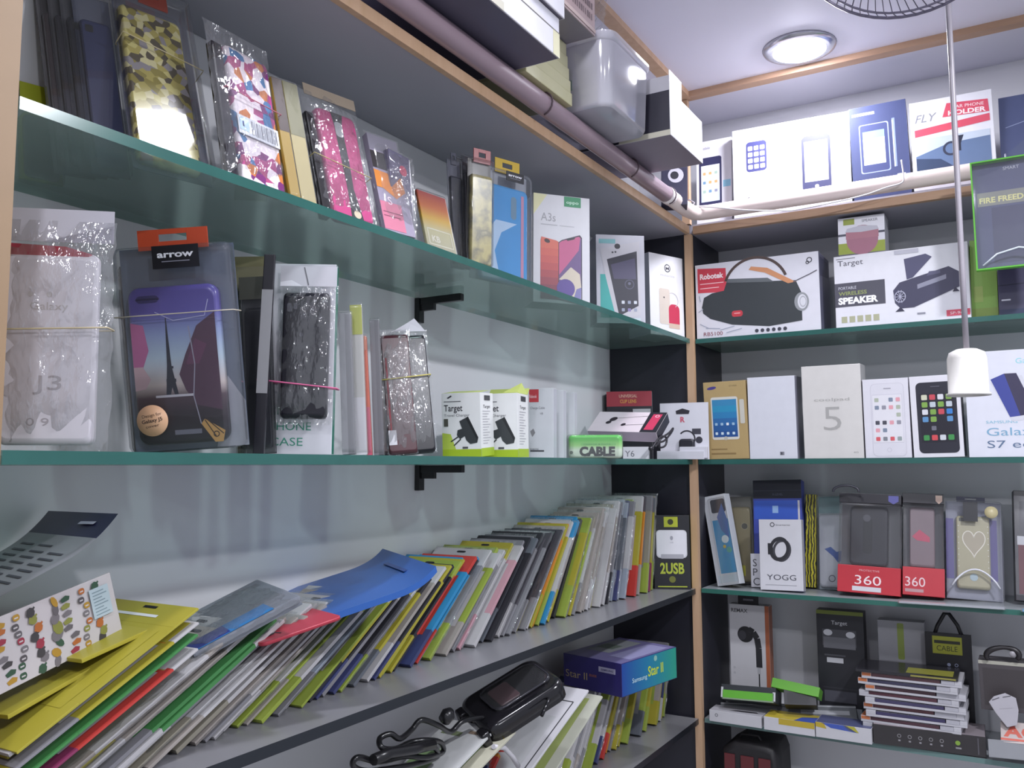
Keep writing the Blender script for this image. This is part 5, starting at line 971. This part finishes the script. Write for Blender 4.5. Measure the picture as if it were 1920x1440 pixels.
box_item('phone_cover_box', 'tall blue box with a black top behind the white fitness band box', 'box', fr('BLB', (1416, 1092), (1507, 1094), (1503, 901), (1411, 899), S3, .03, anc=PY(.045), yaw=0), dict(base='#3a48a0', left='#8b93a8'), g)
def g(f, mb):
    F = f('front'); F.text('S', .2, .62, .22, '#55555c'); F.text('P', .2, .34, .22, '#55555c'); F.text('C', .2, .06, .22, '#55555c')
box_item('case_box', 'narrow white box edge with dark letters left of the fitness band box', 'box', fr('SPC', (1408, 1095), (1430, 1096), (1428, 1038), (1408, 1038), S3, .012, anc=PY(.028), yaw=0), WH, g)
def g(f, mb):
    F = f('front'); F.ring(.32, .925, .055, .018, '#3c3c44'); F.text('Smartwrist', .40, .91, .022, '#3c3c44', w=.34); F.ring(.53, .56, .27, .07, '#3c3c43', 28, sx=.80, rot=-14); F.ring(.47, .58, .29, .09, '#2b2b31', 28, sx=.82, rot=-14); F.rect(.20, .50, .32, .66, '#26262c')
    F.text('YOGG', .16, .145, .075, '#4a4a54', w=.68); F.rect(.12, .07, .85, .076, '#8d8c95')
box_item('fitness_band_box', 'white box picturing a black fitness band, marked YOGG', 'box', fr('YO', (1427, 1102), (1505, 1106), (1504, 974), (1422, 974), S3, .02, anc=PY(.004), yaw=0), dict(base='#c9c8ce', right='#a5a4ac'), g)
tape = ramp_mat('hazard_print', [(0, '#2b2a1e'), (.45, '#34321f'), (.5, '#a39a2c'), (1, '#b5aa30')], 60, 'wave')
q = fr('TAP', (1510, 1093), (1530, 1094), (1530, 928), (1510, 926), S3, .02, anc=PY(.05), yaw=0)
mb = MB(); mb.box(0, q.w, 0, q.t, 0, q.h, tape, .0006); solo('phone_cover_box', mb, 'narrow yellow and black striped box edge beside the butterfly pack', 'box', q.M())
q = fr('BUT', (1532, 1096), (1592, 1097), (1590, 930), (1530, 928), S3, .014, anc=PY(.028), yaw=0)
T = Thing('phone_cover_pack', 'pale pack with a blue butterfly, half behind the red 360 box', 'pack', q.M(), 'clear packs on the back shelf'); card_part(T, q.w, q.h, 0, 0, q.t-.001, '#8f9aa0', draw=lambda F: F.rect(0, .82, 1, 1, '#6f8f92'))
T.part('phone_cover', case_mb(q.w*.9, q.h*.78, .008, mat('#b5b8be', .3), q.w*.05, q.h*.02, q.t-.010, .12, None, draw=lambda F: (F.poly([(.2, .52), (.42, .55), (.62, .48), (.95, .52), (.9, .38), (.66, .34), (.5, .42)], '#4a5f9a'), F.ring(.45, .12, .12, .03, '#5a5a62'), F.ring(.8, .14, .12, .03, '#5a5a62'), F.disc(.9, .75, .08, '#6a6a70'))), 'pale cover with a butterfly')
T.part('blister', shell(q.w, q.h, q.t*.9, BLIST(), 0, 0, 0, .08))
mb = MB(); mb.tube([tuple(hit(1586+24*math.cos(a), 921-11*math.sin(a), 'Y', .03)) for a in [R_(x) for x in range(-10, 200, 15)]], .0022, mat('#3f3f48', .3), 6)
solo('bag_handle_ring', mb, 'dark curved plastic hanger showing above the butterfly pack', 'hanger')
# the two red and black 360 boxes
for k, (bl, br, tr, tl, lab, cov) in enumerate([((1568, 1107), (1687, 1112), (1691, 923), (1575, 928), 'left clear box printed 360 with dark phone cover inside', '#2e2d34'), ((1692, 1110), (1773, 1113), (1769, 925), (1693, 925), 'right clear box printed 360 with pinkish phone cover inside', '#7a6a70')]):
    q = fr('R%d' % k, bl, br, tr, tl, S3, .030, anc=PY(.004), yaw=0); w, h, t = q.w, q.h, q.t
    T = Thing('phone_cover_box', lab, 'box', q.M(), 'red based clear boxes')
    mb = MB(); mb.box(0, w, .0015, t, .0, h*.27, mat('#b52f3a', .35), .0006); F = Face(mb, 'front', w, t, h, .0015)
    if k == 0: F.text('360', .28, .085, .09, '#ead5d8', w=.42); F.rect(.24, .02, .70, .065, '#c9c6cc'); F.text('PROTECTIVE', .35, .215, .018, '#e0a9ae', w=.32)
    else: F.text('360', .06, .085, .09, '#e0c5c8', w=.48); F.rect(.06, .03, .5, .06, '#b08a8e')
    T.part('red_base', mb)
    mb = MB(); mb.box(0, w, .0015, t, h*.90, h, mat('#26252c', .35), .0006); F = Face(mb, 'front', w, t, h, .0015); F.poly([(.80, .985), (.96, .985), (.96, .93), (.88, .90), (.80, .93)], ['#5a5a9a', '#c4a89a'][k]); T.part('top_band', mb, 'black top band')
    card_part(T, w*.98, h*.63, w*.01, h*.27, t-.001, '#36353c')
    T.part('phone_cover', case_mb(w*.62, h*.60, .009, mat(cov, .3), w*.16, h*.28, t-.012, .12, None, draw=(lambda F: (F.rrect(.35, .2, .6, .8, .08, '#1d1c22'), F.disc(.45, .8, .1, '#4a4a52'))) if k == 0 else (lambda F: F.poly([(.1, .5), (.4, .62), (.8, .5), (.8, .42), (.3, .44)], '#b54a62'))))
    mb = MB(); mb.box(.0002, w-.0002, .0, t-.002, h*.2705, h*.8995, BLIST(), .004); T.part('window', mb, 'curved clear window')
q = fr('HRT', (1777, 1116), (1886, 1120), (1878, 934), (1775, 932), S3, .022, anc=PY(.008), yaw=0); w, h, t = q.w, q.h, q.t
T = Thing('phone_cover_pack', 'clear pack with a gold phone cover showing a jewelled heart', 'pack', q.M(), 'clear packs on the back shelf'); card_part(T, w, h*.97, 0, 0, t-.001, '#7e8090', draw=lambda F: (F.rect(0, .2, .14, .82, '#4a3f80'), F.rect(.80, .2, .92, .82, '#4a3f80')))
def dr(F):
    P = []
    for i in range(40):
        a = 2*math.pi*i/40; P.append((.52+.021*16*math.sin(a)**3, .64+.0125*(13*math.cos(a)-5*math.cos(2*a)-2*math.cos(3*a)-math.cos(4*a))))
    F.poly(P, '#a39a88'); F.line(P+[P[0]], .03, '#d5d0c5'); F.rrect(.08, .92, .26, .97, .03, '#4a4a44')
    for i in range(8): F.disc(.06, .3+i*.08, .015, '#d5d5d5', 8); F.disc(.94, .3+i*.08, .015, '#d5d5d5', 8)
    F.disc(.5, .16, .12, '#9fb0b8', 16)
T.part('phone_cover', case_mb(w*.60, h*.72, .010, mat('#a39d84', .3), w*.18, h*.10, t-.013, .10, None, draw=dr), 'gold cover with jewelled heart')
T.part('blister', shell(w, h*.97, t*.85, BLIST(), 0, 0, 0, .06)); mb = MB(); mb.tube([(w*(.08+.84*i/12), -.0012, h*(.12+.17*math.sin(math.pi*i/12)**.8)) for i in range(13)], .0016, mat('#d5d5dc', .1), 6); T.part('blister_rim', mb, 'shiny curved rim')
hang_tab(T, w, h*.97, h*1.02, w*.2, w*.72, t-.002, '#262a48', label='navy hanging tab'); brand_plate(T, w*.30, w*.56, h*.76, h*.95, -.001, ' ', small=False)
mb = MB(); mb.lathe([(0, 0), (w*.12, 0), (w*.12, .0005), (0, .0005)], (w*.80, -.0005, h*.86), mat('#c0b48c', .4), 24, (0, -1, 0)); T.part('round_sticker', mb, 'round cream sticker', next(c for c in T.o.children if c.name.startswith('blister')))
q = fr('DR', (1908, 1120), (1990, 1123), (1985, 922), (1898, 920), S3, .020, anc=PY(.01), yaw=0); w, h, t = q.w, q.h, q.t
T = Thing('phone_cover_box', 'black framed box with dark red lower part cut by the right image edge', 'box', q.M()); mb = MB(); mb.box(0, w, .001, t, 0, h, mat('#2a2830', .35), .0008); F = Face(mb, 'front', w, t, h, .001); F.rect(.08, .06, 1, .52, '#5f2a34'); F.rect(.06, .50, 1, .58, '#b5b5bb'); F.rect(.12, .62, 1, .9, '#4a4850'); T.part('carton', mb)
mb = MB(); mb.box(0, w, -.001, .0008, h*.05, h*.95, BLIST()); T.part('window', mb)
for k, (x0, x1, y, d, c, lab) in enumerate([(.345, .50, -.004, .05, '#a7a9b0', 'flat clear sleeve with grey card lying below the heart pack'), (.52, .60, -.006, .06, '#5f93b5', 'flat blue and white packet at the right end, under the black framed box')]):
    f = Fr.raw((x0, y-.012, S3+.0004), 2, 0, 0, x1-x0, .004, d*.3); T = Thing('flat_packet', lab, 'packet', f.M()); mb = MB(); mb.box(.002, f.w-.002, .001, f.t, 0, .0022, mat(c, .4), .0005); T.part('card', mb); mb = MB(); mb.prism([(0, 0), (f.w, 0), (f.w, .003), (0, .003)], -.002, f.t, SLEEVE()); T.part('sleeve', mb)

# ================================================================== back wall, lowest visible shelf
def g(f, mb):
    F = f('front'); F.text('REMAX', .05, .925, .035, '#4a4a50', w=.42, bold=.02); F.disc(.40, .72, .20, '#232327', 28); F.disc(.32, .71, .12, '#3a3a40', 20, .8); F.line([(.48, .77), (.60, .745), (.69, .69), (.725, .60), (.73, .42)], .15, '#28282c'); F.rect(.68, .36, .76, .42, '#a5a5aa'); F.rect(.705, .1, .735, .36, '#28282c'); F.disc(.1, .40, .03, '#aaaab0'); F.disc(.1, .35, .03, '#aaaab0')
    F.rect(.90, 0, 1, 1, '#a05a3c')
q = fr('RMX', *hidden((1367, 1133), (1441, 1136), .08, S4), S4, .025, anc=PY(.08), yaw=0, sa=.003)
box_item('earphone_box', 'tall white earphone box with a large black earbud and orange edge', 'box', q, dict(base='#bcbbbf', right='#8e5238'), g)
mb = MB(); f = q.shifted(du=q.w*.22, dv=q.h, dd=.004, w=q.w*.52, h=q.h*.09, t=.0012); mb.box(0, f.w, 0, f.t, 0, f.h, mat('#1c1b20', .35), .0003); F = Face(mb, 'front', f.w, f.t, f.h); F.rect(.25, .4, .75, .6, '#5f5e66'); o = solo('hanging_tab', mb, None, None)
tabh = bpy.data.objects['earphone_box']; 
par = [o2 for o2 in bpy.data.objects if o2.get('label', '').startswith('tall white earphone')][0]
o.parent = par; o.matrix_parent_inverse = Matrix.Identity(4); o.matrix_basis = Matrix.Translation((q.w*.22, .004, q.h)); o['label'] = 'black hanging tab'
def g(f, mb):
    F = f('front'); F.rect(0, .965, 1, 1, '#6f7a30'); F.text('Target', .32, .875, .035, '#c5c5ca', w=.34); F.rect(.12, .68, .84, .83, '#4a4a50'); F.disc(.24, .80, .07, '#c9c9cf', 14, 1.4); F.disc(.72, .79, .07, '#c9c9cf', 14, 1.4); F.rect(.14, .66, .82, .76, '#6c6c72'); F.rect(.2, .53, .55, .575, '#b5b5ba'); F.rect(.15, .59, .6, .605, '#4f4f55'); F.rect(.1, .3, .85, .31, '#33333a'); F.rect(.12, .18, .8, .28, '#4c4c55'); F.rect(.12, .04, .9, .14, '#8a8f96')
q = fr('TGB', *hidden((1530, 1144), (1618, 1148), .09, S4), S4, .03, anc=PY(.09), yaw=0, sa=.003)
box_item('earphone_box', 'tall black earphone box printed Target behind the stack of cases', 'box', q, dict(base='#26262c', right='#1a1a1e'), g)
def g(f, mb):
    F = f('front'); F.rrect(.42, .64, .56, .98, .03, '#8c9a4c'); F.text('Target', .08, .40, .14, '#5a5a60', w=.38); F.rect(0, .6, 1, .62, '#88878c')
q = fr('GRB', *hidden((1645, 1164), (1733, 1166), .11, S4), S4, .03, anc=PY(.11), yaw=0, sa=.003)
box_item('small_box', 'pale grey box with a green dot and Target print behind the stack', 'box', q, '#a09fa5', g)
q = fr('BPK', *hidden((1733, 1173), (1820, 1179), .092, S4), S4, .012, anc=PY(.092), yaw=0, sa=.003); w, h, t = q.w, q.h, q.t
T = Thing('cable_pack', 'black hang pack with yellow label and rope handle behind the stack', 'pack', q.M())
card_part(T, w, h*.94, 0, 0, 0, '#1b1a20', .006, 'backing_card', lambda F: (F.rect(.16, .80, .80, .97, '#9c9e30'), F.rect(.2, .90, .76, .93, '#2a2a1e'), F.text('CABLE', .25, .83, .05, '#33331c', w=.45), F.disc(.5, .7, .04, '#8a8fa8'), F.ring(.66, .70, .04, .015, '#8a8fa8'), F.poly([(.18, .56), (.5, .66), (.5, .62), (.24, .52)], '#b5ad4a')))
mb = MB(); mb.tube([(w*.22, .003, h*.93), (w*.28, .003, h*1.0), (w*.45, .003, h*1.12), (w*.55, .003, h*1.12), (w*.72, .003, h*1.02), (w*.80, .003, h*.93)], .0032, mat('#1d1c22', .4), 8); T.part('handle', mb)
# stack of slim clear cases
base = hit(1700, 1366, 'Z', S4+.02)
nst = 9; zc = S4+.0215; xs0 = float(hit(1622, 1345, 'Y', .0)[0]); xs1 = float(hit(1800, 1345, 'Y', .0)[0])
STCOL = ['#3a3558', '#4a2f38', '#3a3558', '#5a3038', '#3f3a5a', '#52303a', '#4a2f38', '#3c3a50', '#5a3a40']
for k in range(nst):
    rn = random.Random(50+k); dx = rn.uniform(-.006, .006); th_ = .0098
    f = Fr.raw((xs0-.004+dx, .002+rn.uniform(-.003, .004), zc), rn.uniform(-2.5, 2.5), 0, 0, xs1-xs0+.008, th_, .078)
    T = Thing('phone_cover_pack', ['lowest', 'second', 'third', 'fourth', 'fifth', 'sixth', 'seventh', 'eighth', 'topmost'][k]+' slim white framed case in the flat stack on the lower back shelf', 'pack', f.M(), 'flat stack of slim cases')
    w = f.w; mb = MB(); wm = mat('#b5b4ba', .35); mb.box(0, w, 0, f.t, 0, th_*.35, wm, .0006); mb.box(w*.93, w, 0, f.t, th_*.35, th_, wm, .0006); mb.box(0, w*.10, 0, f.t, th_*.35, th_, mat('#b56a42' if k in (1, 3, 6, 7, 8) else '#b0afb5', .35), .0006); mb.box(w*.80 if k % 3 else w*.72, w*.929, -.0004, f.t*.9, th_*.36, th_*.95, mat('#a9a8b0', .35)); T.part('frame', mb)
    mb = MB(); mb.box(w*.102, w*.79 if k % 3 else w*.71, .0015, f.t*.95, th_*.38, th_*.92, mat(STCOL[k], .25), .0008); T.part('phone_cover', mb)
    mb = MB(); mb.box(w*.101, w*.92, .0002, f.t, th_*.93, th_*.985, BLIST()); T.part('window', mb); zc += th_+.0004
f = Fr.raw((xs0-.012, -.004, zc), 1.5, 0, 0, xs1-xs0+.012, .004, .085); mb = MB(); mb.box(0, f.w, 0, f.t, 0, .0045, mat('#26252a', .2), .0008); F = Face(mb, 'top', f.w, f.t, .0045); F.rect(.5, .1, .95, .6, '#8e8c3c'); F = Face(mb, 'front', f.w, f.t, .0045); F.rect(.55, .2, .98, .8, '#8a8440')
solo('cable_pack', mb, 'flat black pack with yellow corner on top of the stack of slim cases', 'pack', f.M())
# boxes lying at the shelf front
def lying(name, label, q4, t, cols, g=None, anc=-.012, yaw=0, dz=0, parts=None, cat='box'):
    bl, br, tr, tl = q4; q = fr(label[:8], bl, br, tr, tl, S4+dz, t, anc=PY(anc), yaw=yaw, sa=.004, sy=4, sl=1, sr=1)
    return box_item(name, label, cat, q, cols, g)
def g(f, mb):
    T_ = f('top'); T_.poly([(.35, .3), (.5, .5), (.85, .55), (.9, .4), (.6, .3)], '#3a393e'); F = f('front'); F.ring(.14, .6, .03, .01, '#55555a')
lying('small_box', 'small white open box at the front corner beside the post', ((1327, 1353), (1424, 1369), (1431, 1345), (1333, 1330)), .04, dict(base='#bab9be', top='#a5a4aa'), g)
lying('small_box', 'white box with yellow and blue print, front of the shelf, second from the post', ((1432, 1371), (1527, 1386), (1527, 1357), (1432, 1343)), .05, dict(base='#c0bfc4', top='#b5a23a'), lambda f, mb: (f('front').rect(.30, .55, 1, 1, '#b09a34'), f('top').poly([(.6, 0), (1, 0), (1, .7), (.7, .5)], '#3a4f9a')))
lying('small_box', 'white box with blue and yellow triangles left of the long black box', ((1529, 1386), (1633, 1398), (1636, 1366), (1529, 1355)), .05, dict(base='#bcbbc0', top='#4a4f70'), lambda f, mb: (f('front').poly([(.1, 1), (.28, .72), (.75, .62), (.55, 1)], '#3f55a5'), f('front').poly([(.5, 1), (.6, .7), (.78, .62), (.7, 1)], '#a8a23c'), f('front').poly([(0, 1), (0, .7), (.2, .62), (.15, 1)], '#b09a34')))
def g(f, mb):
    F = f('front')
    for i in range(5): F.ring(.24+.095*i, .55, .018, .005, '#8a888c'); F.rect(.23+.095*i, .28, .25+.095*i, .36, '#8a888c')
    F.disc(.76, .55, .022, '#7a9a3c'); F.rect(.74, .26, .79, .34, '#8a888c'); F.rect(.93, .1, .94, .9, '#55535a')
lying('speaker_box', 'long dark box with a row of small icons at the shelf front', ((1637, 1394), (1846, 1418), (1852, 1384), (1638, 1355)), .080, dict(base='#2f2c2e', top='#8c8388'), g, anc=-.010)
# green and black opened packs
def slab(name, label, q4, t, anc, lean, col, g=None, yaw=0, parent=None, cat='pack', dz=None):
    bl, br, tr, tl = q4; q = fr(label[:8], bl, br, tr, tl, None, t, anc=PY(anc), yaw=yaw, lean=lean, sl=6, sy=6, sr=6, sa=.005); return box_item(name, label, cat, q, col, g), q
slab('cable_pack', 'flat pack with a bright green front edge above the small white box', ((1352, 1310), (1452, 1318), (1456, 1290), (1352, 1282)), .045, -.004, 20, '#2f3236', lambda f, mb: (f('front').rect(.03, .1, .97, .62, '#5aa032'), f('front').rect(.03, .0, .97, .1, '#7a8a74'), f('front').rect(.0, .1, .04, .8, '#b9b9bd'), f('front').rect(.95, .1, 1, .7, '#b9b9bd')))
slab('cable_pack', 'green edged black pack tilted across the white earphone box', ((1455, 1292), (1538, 1305), (1533, 1295), (1440, 1262)), .03, .010, 30, '#5fa035', None)
slab('cable_pack', 'black slanted pack lying between the green packs and the stack', ((1478, 1318), (1535, 1325), (1525, 1296), (1462, 1290)), .03, .0, 30, '#242328', lambda f, mb: f('front').rect(.1, .1, .8, .8, '#1a191d'))
slab('film_packet', 'clear packet lying beneath the green edged packs', ((1352, 1340), (1612, 1350), (1600, 1324), (1350, 1316)), .004, .002, 60, '#6f7276', lambda f, mb: (f('front').rect(.0, .85, 1, .93, '#b0b2b6'), f('front').rect(.6, .3, .95, .6, '#a9abb0')))
mb = MB(); pc = [hit(1880+31*math.cos(a), 1229+15*math.sin(a), 'Y', .03) for a in [R_(x) for x in range(150, 400, 12)]]
mb.tube([tuple(p) for p in pc], [.003+.0015*abs(math.sin(i*.3)) for i in range(len(pc))], mat('#221f22', .4), 8); 
T = Thing('wrist_strap', 'dark curved wrist strap standing at the back of the lower right shelf', 'strap', Matrix.Identity(4)); T.part('loop', mb); mb = MB(); c0 = hit(1898, 1226, 'Y', .028); mb.lathe([(0, 0), (.0045, 0), (.0045, .003), (0, .003)], tuple(c0), mat('#9a979c', .3), 16, (0, -1, 0)); T.part('button', mb, 'grey button', T.o.children[0])
def g(f, mb):
    F = f('front'); F.rect(0, .93, 1, 1, '#a8a69a'); F.rect(.05, .1, .95, .85, '#3f3a3c')
slab('clear_case_box', 'smoky dark clear box with a pale top edge at the right end', ((1842, 1330), (1990, 1345), (1985, 1250), (1832, 1236)), .04, .035, 0, '#4a4548', g, cat='box')
q = fr('CRV', (1860, 1356), (1912, 1360), (1908, 1302), (1850, 1302), None, .002, anc=PY(.006), yaw=0, lean=10, sa=.004)
mb = MB(); w, h = q.w, q.h; mb.prism([(w*.55, -h*.1), (w*.9, 0), (w, h*.5), (w*.95, h*.9), (w*.6, h*1.05), (w*.2, h*.92), (-.0, h*.72), (w*.2, h*.35)], 0, .0018, mat('#a9a6ad', .4), .0006); F = Face(mb, 'front', w, .002, h); F.line([(.12, .78), (.38, .88)], .035, '#55535a'); F.line([(.5, .9), (.78, .96)], .035, '#55535a'); F.line([(.35, .5), (.8, .56)], .01, '#8a878e')
solo('printed_card', mb, 'rounded pale leaf shaped card standing above the coral card', 'card', q.M())
slab('printed_card', 'coral and white card with large letters at the bottom right edge', ((1872, 1392), (1990, 1402), (1985, 1362), (1880, 1352)), .002, -.004, 40, '#b5a9a6', lambda f, mb: (f('front').rect(.0, .1, .9, .2, '#c05a4a'), f('front').text('AC', .05, .3, .5, '#c05a4a', w=.6, bold=.04)), cat='card')
slab('film_packet', 'crumpled clear grey packet at the far right front of the lower shelf', ((1850, 1420), (1990, 1432), (1985, 1396), (1856, 1386)), .004, -.012, 25, '#77797e', None)
# bag on the bottom shelf
T = Thing('tool_bag', 'dark fabric bag with red panels at the bottom edge of the view', 'bag', Matrix.Identity(4)); bx0, bx1 = float(hit(1345, 1430, 'Y', .0)[0]), float(hit(1455, 1430, 'Y', .0)[0]); zt = float(hit(1400, 1395, 'Y', .0)[2])
mb = MB(); mb.prism([(bx0, S5+.001), (bx1+.006, S5+.001), (bx1, zt-.02), (bx1-.006, zt-.004), (bx1-.02, zt), (bx0+.03, zt), (bx0+.008, zt-.015)], .004, .10, mat('#1b191c', .6), .008); T.part('body', mb)
for k, (a, b) in enumerate(((.12, .30), (.40, .62), (.70, .90))):
    mb = MB(); mb.box(bx0+(bx1-bx0)*a, bx0+(bx1-bx0)*b, .001, .0045, zt-.10, zt-.022, mat('#5a2226', .5), .001); T.part('red_panel', mb, 'dark red panel')
mb = MB(); mb.tube([((bx0+bx1)/2-.02, .03, zt-.002), ((bx0+bx1)/2-.015, .03, zt+.008), ((bx0+bx1)/2+.015, .03, zt+.008), ((bx0+bx1)/2+.02, .03, zt-.002)], .0025, mat('#1b191c', .6), 8); T.part('handle', mb)
